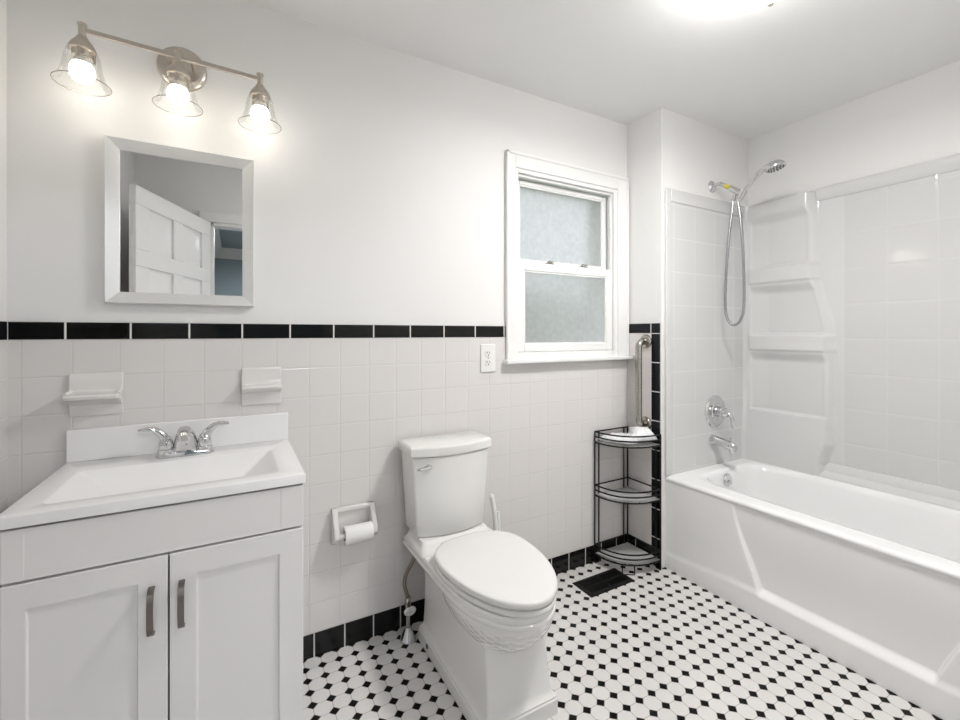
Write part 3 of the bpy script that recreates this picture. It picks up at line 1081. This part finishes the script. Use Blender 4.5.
bm = BM()
loft(bm, [seat_egg(0.975, 0.3995), seat_egg(0.990, 0.401), seat_egg(0.996, 0.407), seat_egg(0.995, 0.415), seat_egg(0.986, 0.4185), seat_egg(0.95, 0.419)])
obj('seat', bm, SEATM, toi, angle=60)
bm = BM()
loft(bm, [seat_egg(0.95, 0.4235), seat_egg(0.992, 0.4242), seat_egg(0.999, 0.4265), seat_egg(1.0, 0.438), seat_egg(0.994, 0.4425), seat_egg(0.980, 0.4448), seat_egg(0.93, 0.446), seat_egg(0.6, 0.447), seat_egg(0.2, 0.4475)])
obj('seat_lid', bm, SEATM, toi, angle=60)
for sx in (-0.075, 0.075):
    bm = BM()
    add_box(bm, TC + sx - 0.02, TC + sx + 0.02, -0.252, -0.228, 0.4115, 0.436)
    obj('seat_hinge', bm, SEATM, toi, 0.005)
bm = BM(); lathe(bm, [(0.009, 0.0), (0.009, 0.003), (0.0005, 0.004)], frame_to((TC - 0.1388, -0.20, 0.030), (-1, 0, 0)), 14)
obj('bolt_cap', bm, RUBBER, toi)['label'] = 'dark bolt hole cap on the side of the base'

# ------------------------------------------------------------------ supply valve
sv = thing('water_supply_valve', (0.614, -0.086, 0), 'chrome water shut-off valve with braided hose left of the toilet', 'valve')
bm = BM()
lathe(bm, [(0.034, 0.0005), (0.034, 0.004), (0.030, 0.012), (0.020, 0.030), (0.013, 0.046), (0.012, 0.052), (0.0005, 0.053)], Matrix.Translation((0.614, -0.086, 0)), 28)
obj('floor_flange', bm, CHROME, sv)
bm = BM(); lathe(bm, [(0.0085, 0.045), (0.0085, 0.118), (0.013, 0.120), (0.013, 0.150), (0.009, 0.152), (0.009, 0.160), (0.012, 0.161), (0.012, 0.174), (0.006, 0.176)], Matrix.Translation((0.614, -0.086, 0)), 20)
tube(bm, [(0.614, -0.090, 0.134), (0.614, -0.112, 0.134)], 0.008, 12)
obj('valve_body', bm, STEEL, sv)
bm = BM()
Mv = frame_to((0.610, -0.112, 0.134), (0.1, -1, 0.1))
loft(bm, [[Mv @ Vector((0.026 * s * math.cos(2 * PI * k / 28), 0.017 * s * math.sin(2 * PI * k / 28), h)) for k in range(28)] for s, h in ((0.85, 0), (1, 0.003), (1, 0.009), (0.85, 0.012), (0.25, 0.012), (0.2, 0.010))])
obj('valve_handle', bm, CHROME, sv)
bm = BM()
pts = spline([(0.614, -0.086, 0.172), (0.605, -0.086, 0.20), (0.599, -0.085, 0.232), (0.610, -0.082, 0.270), (0.634, -0.080, 0.305), (0.652, -0.08, 0.343)], 6)
tube(bm, pts, 0.0078, 10)
obj('supply_hose', bm, simple('braided_hose', (0.28, 0.24, 0.20), 0.4, 0.8, noise=0.8, nscale=400), sv)

# ------------------------------------------------------------------ toilet brush behind the toilet
tb = thing('toilet_brush', (1.035, -0.09, 0), 'white toilet brush in its holder standing behind the toilet', 'toilet brush')
bm = BM(); lathe(bm, [(0.050, 0.0005), (0.052, 0.02), (0.045, 0.14), (0.040, 0.235), (0.038, 0.235), (0.040, 0.15), (0.046, 0.02), (0.001, 0.012)], Matrix.Translation((1.035, -0.09, 0)), 28)
obj('brush_holder', bm, OUTM, tb)
bm = BM()
pts = spline([(1.035, -0.09, 0.10), (1.030, -0.09, 0.30), (1.026, -0.09, 0.40), (1.014, -0.09, 0.48), (1.004, -0.09, 0.522)], 6)
tube(bm, pts, [0.009 + 0.003 * (i / len(pts)) for i in range(len(pts) - 1)] + [0.006], 12)
obj('brush_handle', bm, OUTM, tb)
bm = BM()
tube(bm, [(1.058, -0.075, 0.20), (1.055, -0.075, 0.30), (1.050, -0.075, 0.43)], [0.008, 0.0085, 0.007], 12)
obj('holder_post', bm, OUTM, tb)

# ------------------------------------------------------------------ floor register
fr = thing('floor_register', (1.609, -0.172, 0), 'black metal floor vent register in the mosaic floor', 'floor vent')
rx0, rx1, ry0, ry1 = 1.464, 1.755, -0.240, -0.104
bm = BM()
loft(bm, [[(x0_, y0_, z) for x0_, y0_ in ((rx0 + i, ry0 + i), (rx1 - i, ry0 + i), (rx1 - i, ry1 - i), (rx0 + i, ry1 - i))] for i, z in ((0, 0.0005), (0.002, 0.004), (0.008, 0.006), (0.022, 0.006), (0.024, 0.002))], cap=False)
obj('register_frame', bm, BLACKM, fr, angle=20)
bm = BM()
add_box(bm, rx0 + 0.023, rx1 - 0.023, ry0 + 0.023, ry1 - 0.023, 0.0004, 0.0012)
for k in range(26):
    x = rx0 + 0.028 + k * (rx1 - rx0 - 0.056) / 25
    add_box(bm, x - 0.0022, x + 0.0022, ry0 + 0.023, ry1 - 0.023, 0.001, 0.0052)
for y in (-0.172,):
    add_box(bm, rx0 + 0.022, rx1 - 0.022, y - 0.005, y + 0.005, 0.001, 0.0056)
add_box(bm, 1.603, 1.615, ry0 + 0.022, ry1 - 0.022, 0.001, 0.0058)
obj('louvers', bm, BLACKM, fr)

# ------------------------------------------------------------------ corner caddy
AX, AY = 1.952, -0.014       # inner corner of the wire stand
RX, RY = 0.250, 0.222
cad = thing('corner_shelf', (1.86, -0.11, 0), 'black wire three-tier corner shelf standing between window wall and tub', 'shelf')


def arc_pts(s=1.0, n=20, e=2.45):
    r = []
    for k in range(n + 1):
        a = PI / 2 * k / n
        r.append((AX - RX * s * abs(math.cos(a)) ** (2 / e), AY - RY * s * abs(math.sin(a)) ** (2 / e)))
    return r


def tier(z0, z1):
    bm = BM()
    zs = (z1, (z0 + z1) / 2 + 0.002, z0)
    for z in zs:
        tube(bm, [(x, y, z) for x, y in arc_pts()], 0.0042, 8)
    for z in (z1, z0):
        tube(bm, [(AX - RX, AY, z), (AX, AY, z), (AX, AY - RY, z)], 0.0042, 8)
    # floor wires
    for f in (0.25, 0.5, 0.75):
        x = AX - RX * f
        yy = AY - RY * (1 - f ** 2.45) ** (1 / 2.45)
        tube(bm, [(x, AY, z0), (x, yy, z0)], 0.0016, 6)
    t = obj('wire_tier', bm, BLACKW, cad)
    bm = BM()
    poly = [(AX, AY)] + arc_pts(0.985, 16)
    loft(bm, [[(x, y, z0 + h) for x, y in poly] for h in (0.004, 0.0055)])
    obj('tray_liner', bm, LINER, t)
    return t


for z0, z1 in ((0.655, 0.712), (0.368, 0.424), (0.050, 0.102)):
    tier(z0, z1)
for (xa, ya), (xb, yb) in (((AX - RX, AY), (AX - RX + 0.029, AY)), ((AX, AY), (AX - 0.030, AY)), ((AX, AY - RY), (AX, AY - RY + 0.029))):
    bm = BM()
    tube(bm, [(xa, ya, 0.712), (xa, ya, 0.008), (xa, ya, 0.0035), (xb, yb, 0.0035), (xb, yb, 0.008), (xb, yb, 0.712)], 0.0040, 8)
    obj('leg', bm, BLACKW, cad)
bm = BM()
tube(bm, [(1.742, -0.170, 0.050), (1.742, -0.170, 0.0035), (1.793, -0.205, 0.0035), (1.793, -0.205, 0.050)], 0.0032, 8)
obj('front_foot', bm, BLACKW, cad)

# crumpled clear-white plastic wrap lying on the top tier
bm = BM()
rng = random.Random(3)
poly = arc_pts(0.93, 24)
rings = []
N = 40
for j in range(9):
    f = j / 8
    ring = []
    for k in range(N):
        a = PI / 2 * k / (N - 1)
        x = AX - RX * 0.95 * abs(math.cos(a)) ** 0.8
        y = AY - RY * 0.95 * abs(math.sin(a)) ** 0.8
        cx_, cy_ = AX - 0.06, AY - 0.06
        px_, py_ = cx_ + (x - cx_) * f, cy_ + (y - cy_) * f
        hump = 0.034 + 0.042 * smooth01((a - 0.85) / 0.4)
        rise = 0.666 + hump * math.sin(PI * min(1.0, f * 0.97)) ** 0.7 if f > 0.5 else 0.666 + hump * (0.75 + 0.25 * f / 0.5)
        ring.append((px_ + rng.uniform(-0.003, 0.003), py_ + rng.uniform(-0.003, 0.003), rise + rng.uniform(-0.006, 0.006) * (f < 0.99)))
    rings.append(ring)
loft(bm, rings, closed=False)
bag = obj('plastic_bag', bm, BAGM, None, angle=25, loc=(1.85, -0.12, 0.66))
md = bag.modifiers.new('solid', 'SOLIDIFY'); md.thickness = 0.0015
tag(bag, 'crumpled whitish plastic wrap lying on the top tier of the wire shelf', 'plastic bag')

# ------------------------------------------------------------------ grab bar
gb = thing('grab_bar', (XB - 0.006, -0.134, 0.97), 'vertical brushed steel grab bar on the tile above the wire shelf', 'grab bar')
GY, GX = -0.132, 1.906
bm = BM()
zt, zb = 1.200, 0.752
pts = [(XB - 0.008, GY, zt), (XB - 0.025, GY, zt)] + [(GX + 0.035 - 0.035 * math.sin(a), GY, zt - 0.035 + 0.035 * math.cos(a)) for a in [PI / 2 * k / 6 for k in range(7)]]
pts += [(GX + 0.035 - 0.035 * math.cos(a), GY, zb + 0.035 - 0.035 * math.sin(a)) for a in [PI / 2 * k / 6 for k in range(7)]] + [(XB - 0.025, GY, zb), (XB - 0.008, GY, zb)]
tube(bm, pts, 0.018, 18)
obj('rail', bm, STEEL, gb)
for z in (zt, zb):
    bm = BM(); lathe(bm, [(0.038, 0.0003), (0.038, 0.004), (0.034, 0.010), (0.020, 0.014), (0.0005, 0.014)], frame_to((XB - 0.006, GY, z), (-1, 0, 0)), 28)
    obj('wall_flange', bm, STEEL, gb)

# ------------------------------------------------------------------ bathtub
tub = thing('bathtub', (2.385, -0.99, 0), 'white alcove bathtub with sculpted apron along the right wall', 'bathtub')
TF, TB = 2.000, 2.764
TYA, TYB = -0.2270, -1.748
RIM = 0.485
bm = BM()
# apron as a relief over (y, z)
NY, NZ = 200, 96


def curve_y(z):
    """left edge of the sunk panel"""
    ctl = [(0.090, -0.697), (0.13, -0.688), (0.18, -0.670), (0.25, -0.641), (0.32, -0.614), (0.38, -0.595), (0.43, -0.583), (0.485, -0.574)]
    if z <= ctl[0][0]:
        return ctl[0][1]
    for (a, b), (c, d) in zip(ctl, ctl[1:]):
        if z <= c:
            return b + (d - b) * (z - a) / (c - a)
    return ctl[-1][1]


STEP = 0.016
grid = []
for j in range(NZ + 1):
    z = 0.0005 + (RIM - 0.0005) * j / NZ
    cl = curve_y(z)
    cr = -0.985 * 2 - cl + 0.010
    ys = []
    for y0_, y1_, n_ in ((TYA, cl, 40), (cl, cl - STEP, 10), (cl - STEP, cr + STEP, 80), (cr + STEP, cr, 10), (cr, TYB, 40)):
        ys += [y0_ + (y1_ - y0_) * k / n_ for k in range(n_)]
    ys.append(TYB)
    row = []
    for y in ys:
        inside = smooth01(min(cl - y, y - cr) / STEP)      # 1 inside the sunk panel
        band = 1 - smooth01((z - 0.066 - 0.026 * smooth01((-y - 0.25) / 0.4)) / 0.030)
        rimroll = smooth01((z - 0.458) / 0.010)
        sunk = (0.026 - 0.019 * smooth01((z - 0.15) / 0.28)) * inside * (1 - band) * (1 - rimroll)
        x = TF + 0.004 - 0.004 * rimroll + sunk
        x -= 0.013 * band * (0.45 + 0.55 * smooth01((-y - 0.45) / 0.3)) * (0.75 + 0.25 * math.cos(z / 0.09 * PI / 2))
        t = (z - (RIM - 0.014)) / 0.014
        if t > 0:
            x += 0.016 * (1 - math.sqrt(max(0.0, 1 - t * t)))
        row.append((x, y, z))
    grid.append(row)
NY = len(grid[0]) - 1
V = [[bm.verts.new(p) for p in row] for row in grid]
for a, b in zip(V, V[1:]):
    for i in range(NY):
        bm.faces.new((a[i], a[i + 1], b[i + 1], b[i]))
obj('apron', bm, TUBM, tub, angle=60)

bm = BM()
NP = 120


def sup(x0, x1, y0, y1, z, e):
    cx_, cy_, hx2, hy2 = (x0 + x1) / 2, (y0 + y1) / 2, (x1 - x0) / 2, (y1 - y0) / 2
    r = []
    for k in range(NP):
        a = 2 * PI * k / NP
        c, s = math.cos(a), math.sin(a)
        r.append((cx_ + hx2 * math.copysign(abs(c) ** (2 / e), c), cy_ + hy2 * math.copysign(abs(s) ** (2 / e), s), z))
    return r


b = [(2.0155, 2.764, TYB, TYA, RIM, 60), (2.085, 2.705, -1.66, -0.290, RIM, 9), (2.108, 2.690, -1.64, -0.305, RIM - 0.002, 6), (2.118, 2.683, -1.63, -0.314, RIM - 0.010, 5.2), (2.124, 2.678, -1.62, -0.320, RIM - 0.03, 5),
     (2.134, 2.668, -1.585, -0.330, 0.40, 5), (2.150, 2.652, -1.53, -0.348, 0.30, 5), (2.175, 2.630, -1.46, -0.375, 0.18, 4.5), (2.20, 2.62, -1.42, -0.40, 0.135, 4), (2.25, 2.57, -1.36, -0.46, 0.115, 4), (2.34, 2.44, -1.0, -0.8, 0.11, 3)]
R = loft(bm, [sup(*q) for q in b], cap=False)
bm.faces.new(R[-1])
obj('basin', bm, TUBM, tub, angle=60)
bm = BM()
lathe(bm, [(0.034, 0.0), (0.034, 0.004), (0.029, 0.009), (0.012, 0.011), (0.0005, 0.011)], frame_to((2.385, -0.3285, 0.432), (0, -1, 0.12)), 28)
tube(bm, [(2.385, -0.342, 0.432), (2.385, -0.349, 0.426), (2.385, -0.352, 0.415)], 0.0045, 8)
obj('overflow_plate', bm, CHROME, tub)

# ------------------------------------------------------------------ shower surround
sur = thing('tub_surround', (2.40, -0.99, RIM), 'white moulded wall surround with tile pattern and corner shelves above the tub', 'shower surround')
bm = BM()
ST = 2.018
x0, x1 = 1.993, 2.764
add_box(bm, x0 + 0.004, x1, YA - 0.008, YA - 0.0005, RIM + 0.0002, ST - 0.01)
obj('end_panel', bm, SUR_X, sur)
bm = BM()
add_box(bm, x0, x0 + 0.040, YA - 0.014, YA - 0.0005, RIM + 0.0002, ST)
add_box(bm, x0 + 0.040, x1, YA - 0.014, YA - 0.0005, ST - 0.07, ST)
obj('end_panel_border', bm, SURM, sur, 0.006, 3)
bm = BM()
add_box(bm, 2.757, 2.7645, -1.748, YA - 0.009, RIM + 0.0002, 2.02)
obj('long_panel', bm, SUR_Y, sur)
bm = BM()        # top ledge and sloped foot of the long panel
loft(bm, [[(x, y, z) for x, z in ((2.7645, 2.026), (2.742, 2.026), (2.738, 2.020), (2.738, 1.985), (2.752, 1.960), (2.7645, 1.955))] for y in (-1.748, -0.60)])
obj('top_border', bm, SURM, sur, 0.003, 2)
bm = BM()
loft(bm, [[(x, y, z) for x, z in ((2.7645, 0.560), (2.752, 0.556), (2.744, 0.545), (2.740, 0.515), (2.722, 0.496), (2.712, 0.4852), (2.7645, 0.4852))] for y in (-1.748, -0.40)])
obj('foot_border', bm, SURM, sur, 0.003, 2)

# corner tower with three moulded niches: a relief over (y, z)
bm = BM()
NY, NZ = 90, 300
ya, yb = YA - 0.0015, -0.722
za, zb = RIM + 0.0002, 2.022


def right_edge(z):
    ctl = [(0.480, -0.655), (0.54, -0.660), (0.66, -0.692), (0.80, -0.690), (1.15, -0.692), (1.28, -0.684), (1.38, -0.664), (1.48, -0.640), (1.58, -0.622), (1.68, -0.612), (2.03, -0.608)]
    for (a, b), (c, d) in zip(ctl, ctl[1:]):
        if z <= c:
            t = smooth01((z - a) / (c - a)) if c > a else 0
            return b + (d - b) * (z - a) / (c - a)
    return ctl[-1][1]


def tower_h(y, z):
    re = right_edge(z)
    body = smooth01((y - re) / 0.050)
    h = 0.044 * body
    # fillet into the faucet wall
    h += 0.020 * (1 - smooth01((YA - y) / 0.030))
    nl, nr = -0.262, re + 0.014
    nic = 0.0
    for z0_, z1_ in ((1.630, 1.945), (1.236, 1.530), (0.790, 1.140)):
        m = smooth01((z - z0_) / 0.010) * smooth01((z1_ - z) / 0.060)
        nic = max(nic, m)
    side = smooth01((nl - y) / 0.016) * smooth01((y - nr) / 0.045)
    # the deepest line of the niche is a soft vertical fold
    fold = -0.362
    if y > fold:
        depth = 0.010 + 0.022 * (nl - y) / (nl - fold)
    else:
        depth = 0.032 - 0.014 * (fold - y) / (fold - nr)
    h -= max(0.0, depth) * nic * side
    # shelf lips, bellied out between the sides
    for zc in (1.582, 1.190):
        u = (nl - y) / (nl - (re + 0.006))
        if 0 < u < 1:
            belly = math.sin(PI * u) ** 0.6
            top_ = smooth01((zc + 0.046 - z) / 0.006)
            bot_ = smooth01((z - (zc - 0.048)) / 0.008) * 0.75 + 0.25 * smooth01((z - (zc - 0.075 - 0.02 * belly)) / 0.05)
            h += (0.006 + 0.009 * belly) * top_ * bot_
    # lower apron of the tower leans out a little
    h += 0.012 * body * (1 - smooth01((z - 0.60) / 0.20))
    return h


zs = [za + (zb - za) * j / NZ for j in range(NZ + 1)]
V = []
for z in zs:
    row = []
    for i in range(NY + 1):
        y = ya + (yb - ya) * i / NY
        x = 2.7565 - tower_h(y, z) * (1.0 - 0.0 * z)
        if z > 2.012:
            x = x + (2.7565 - x) * smooth01((z - 2.012) / 0.010)
        row.append(bm.verts.new((x, y, z)))
    V.append(row)
for a, b in zip(V, V[1:]):
    for i in range(NY):
        bm.faces.new((a[i], a[i + 1], b[i + 1], b[i]))
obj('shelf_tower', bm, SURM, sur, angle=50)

# ------------------------------------------------------------------ shower set
sh = thing('hand_shower', (2.38, YA, 2.09), 'chrome hand shower on its arm with hanging hose above the tub', 'shower')
SX = 2.402
bm = BM(); lathe(bm, [(0.034, 0.0003), (0.034, 0.003), (0.028, 0.010), (0.014, 0.016), (0.0005, 0.016)], frame_to((SX, YA, 2.09), (0, -1, 0)), 28)
obj('arm_flange', bm, CHROME, sh)
bm = BM()
arm = spline([(SX, YA - 0.010, 2.09), (SX, YA - 0.045, 2.094), (SX, YA - 0.063, 2.083), (SX, YA - 0.103, 2.055), (SX, YA - 0.138, 2.027)], 6)
tube(bm, arm, 0.0105, 14)
obj('shower_arm', bm, CHROME, sh)
bm = BM(); tube(bm, [(SX, YA - 0.078, 2.074), (SX, YA - 0.106, 2.053)], 0.0125, 14)
obj('thread_tape', bm, YELLOW, sh)['label'] = 'yellow thread tape'
bm = BM()
tube(bm, [(SX, YA - 0.110, 2.050), (SX, YA - 0.128, 2.035), (SX, YA - 0.153, 2.014), (SX, YA - 0.164, 2.004)], [0.015, 0.017, 0.017, 0.012], 16)
tube(bm, [(SX, YA - 0.138, 2.024), (SX, YA - 0.130, 1.995), (SX, YA - 0.128, 1.975)], [0.012, 0.011, 0.010], 14)
tube(bm, [(SX, YA - 0.158, 1.975), (SX, YA - 0.174, 2.000), (SX, YA - 0.183, 2.018)], [0.015, 0.018, 0.019], 16)
obj('shower_bracket', bm, CHROME, sh)
bm = BM()
hp = spline([(SX, YA - 0.156, 1.970), (SX, YA - 0.178, 2.008), (SX, YA - 0.218, 2.044), (SX, YA - 0.256, 2.080), (SX, YA - 0.296, 2.102), (SX, YA - 0.321, 2.106)], 6)
tube(bm, hp, [0.010 + 0.004 * i / len(hp) for i in range(len(hp))], 14)
hs = obj('handset', bm, CHROME, sh)
hd_c = Vector((SX, YA - 0.342, 2.094))
hd_n = Vector((0.05, -0.22, -0.97)).normalized()
bm = BM()
Mh = frame_to(hd_c, hd_n)
lathe(bm, [(0.010, -0.026), (0.028, -0.022), (0.042, -0.008), (0.047, 0.004), (0.046, 0.010), (0.040, 0.012), (0.0005, 0.013)], Mh, 32)
obj('spray_head', bm, CHROME, hs)
bm = BM()
for rad, cnt in ((0.034, 14), (0.022, 9), (0.010, 5)):
    for k in range(cnt):
        a = 2 * PI * k / cnt
        lathe(bm, [(0.0032, 0.010), (0.0026, 0.0155)], Mh @ Matrix.Translation((rad * math.cos(a), rad * math.sin(a), 0)), 8)
obj('spray_nozzles', bm, RUBBER, hs)
bm = BM()
hose = spline([(SX, YA - 0.124, 1.985), (SX, YA - 0.120, 1.93), (SX - 0.004, YA - 0.106, 1.80), (SX - 0.008, YA - 0.092, 1.60), (SX - 0.010, YA - 0.086, 1.42), (SX - 0.008, YA - 0.096, 1.33), (SX, YA - 0.126, 1.290),
               (SX + 0.006, YA - 0.162, 1.315), (SX + 0.010, YA - 0.179, 1.40), (SX + 0.010, YA - 0.177, 1.60), (SX + 0.006, YA - 0.169, 1.80), (SX + 0.002, YA - 0.158, 1.92), (SX, YA - 0.152, 1.972)], 8)
rad = [0.0072 + 0.0006 * (i % 2) for i in range(len(hose))]
tube(bm, hose, rad, 10)
obj('shower_hose', bm, simple('hose_metal', (0.46, 0.46, 0.47), 0.22, 1.0), sh)

tv = thing('tub_valve', (2.418, YA - 0.008, 0.795), 'round chrome tub valve with lever handle on the alcove wall', 'tub valve')
Mt = frame_to((2.418, YA - 0.0085, 0.795), (0, -1, 0))
bm = BM(); lathe(bm, [(0.092, 0.0), (0.092, 0.003), (0.086, 0.010), (0.072, 0.014), (0.066, 0.012), (0.050, 0.013), (0.046, 0.018), (0.0005, 0.019)], Mt, 40)
obj('valve_plate', bm, CHROME, tv)
bm = BM()
lathe(bm, [(0.030, 0.017), (0.029, 0.040), (0.026, 0.042), (0.026, 0.046), (0.030, 0.048), (0.030, 0.066), (0.024, 0.078), (0.010, 0.084), (0.0005, 0.085)], Mt, 28)
tube(bm, spline([(2.418, YA - 0.070, 0.795), (2.424, YA - 0.096, 0.785), (2.428, YA - 0.106, 0.760), (2.430, YA - 0.104, 0.735), (2.431, YA - 0.110, 0.712)], 5), [0.014 - 0.0004 * i for i in range(21)], 12)
obj('lever_handle', bm, CHROME, tv)

ts = thing('tub_spout', (2.392, YA - 0.008, 0.634), 'chrome tub spout with diverter knob below the round valve', 'tub spout')
bm = BM()
rings = []
for i, (d, dz, r, rz) in enumerate(((0.0005, 0, 0.030, 0.030), (0.010, 0, 0.030, 0.030), (0.016, 0, 0.027, 0.028), (0.06, -0.003, 0.025, 0.026), (0.10, -0.008, 0.023, 0.024), (0.128, -0.014, 0.021, 0.024), (0.140, -0.019, 0.016, 0.018))):
    rings.append([(2.392 + r * math.cos(2 * PI * k / 24), YA - 0.008 - d, 0.634 + dz + rz * math.sin(2 * PI * k / 24)) for k in range(24)])
loft(bm, rings)
tube(bm, [(2.392, YA - 0.124, 0.618), (2.392, YA - 0.128, 0.588)], [0.018, 0.015], 16)
obj('spout_body', bm, CHROME, ts)
bm = BM(); lathe(bm, [(0.004, 0.018), (0.004, 0.034), (0.009, 0.036), (0.009, 0.044), (0.0005, 0.046)], Matrix.Translation((2.392, YA - 0.124, 0.622)), 16)
obj('diverter_knob', bm, CHROME, ts)

# ------------------------------------------------------------------ ceiling lamp
LX, LY = 1.425, -1.03
cl = thing('ceiling_light', (LX, LY, H), 'flush ceiling light with white glass bowl and metal finials', 'ceiling light')
bm = BM(); lathe(bm, [(0.150, 0.0), (0.150, -0.02), (0.142, -0.036), (0.125, -0.045), (0.001, -0.045)], Matrix.Translation((LX, LY, H)), 40)
obj('lamp_pan', bm, NICKEL, cl)
bm = BM(); lathe(bm, [(0.140, -0.040), (0.142, -0.055), (0.135, -0.083), (0.115, -0.104), (0.080, -0.122), (0.040, -0.131), (0.001, -0.134)], Matrix.Translation((LX, LY, H)), 40)
obj('glass_bowl', bm, BOWLG, cl)
for a in (0.35, 0.35 + 2 * PI / 3, 0.35 + 4 * PI / 3):
    bm = BM()
    c, s = math.cos(a), math.sin(a)
    tube(bm, [(LX + 0.138 * c, LY + 0.138 * s, H - 0.040), (LX + 0.150 * c, LY + 0.150 * s, H - 0.075), (LX + 0.146 * c, LY + 0.146 * s, H - 0.098)], [0.006, 0.006, 0.008], 10)
    obj('finial', bm, NICKEL, cl)
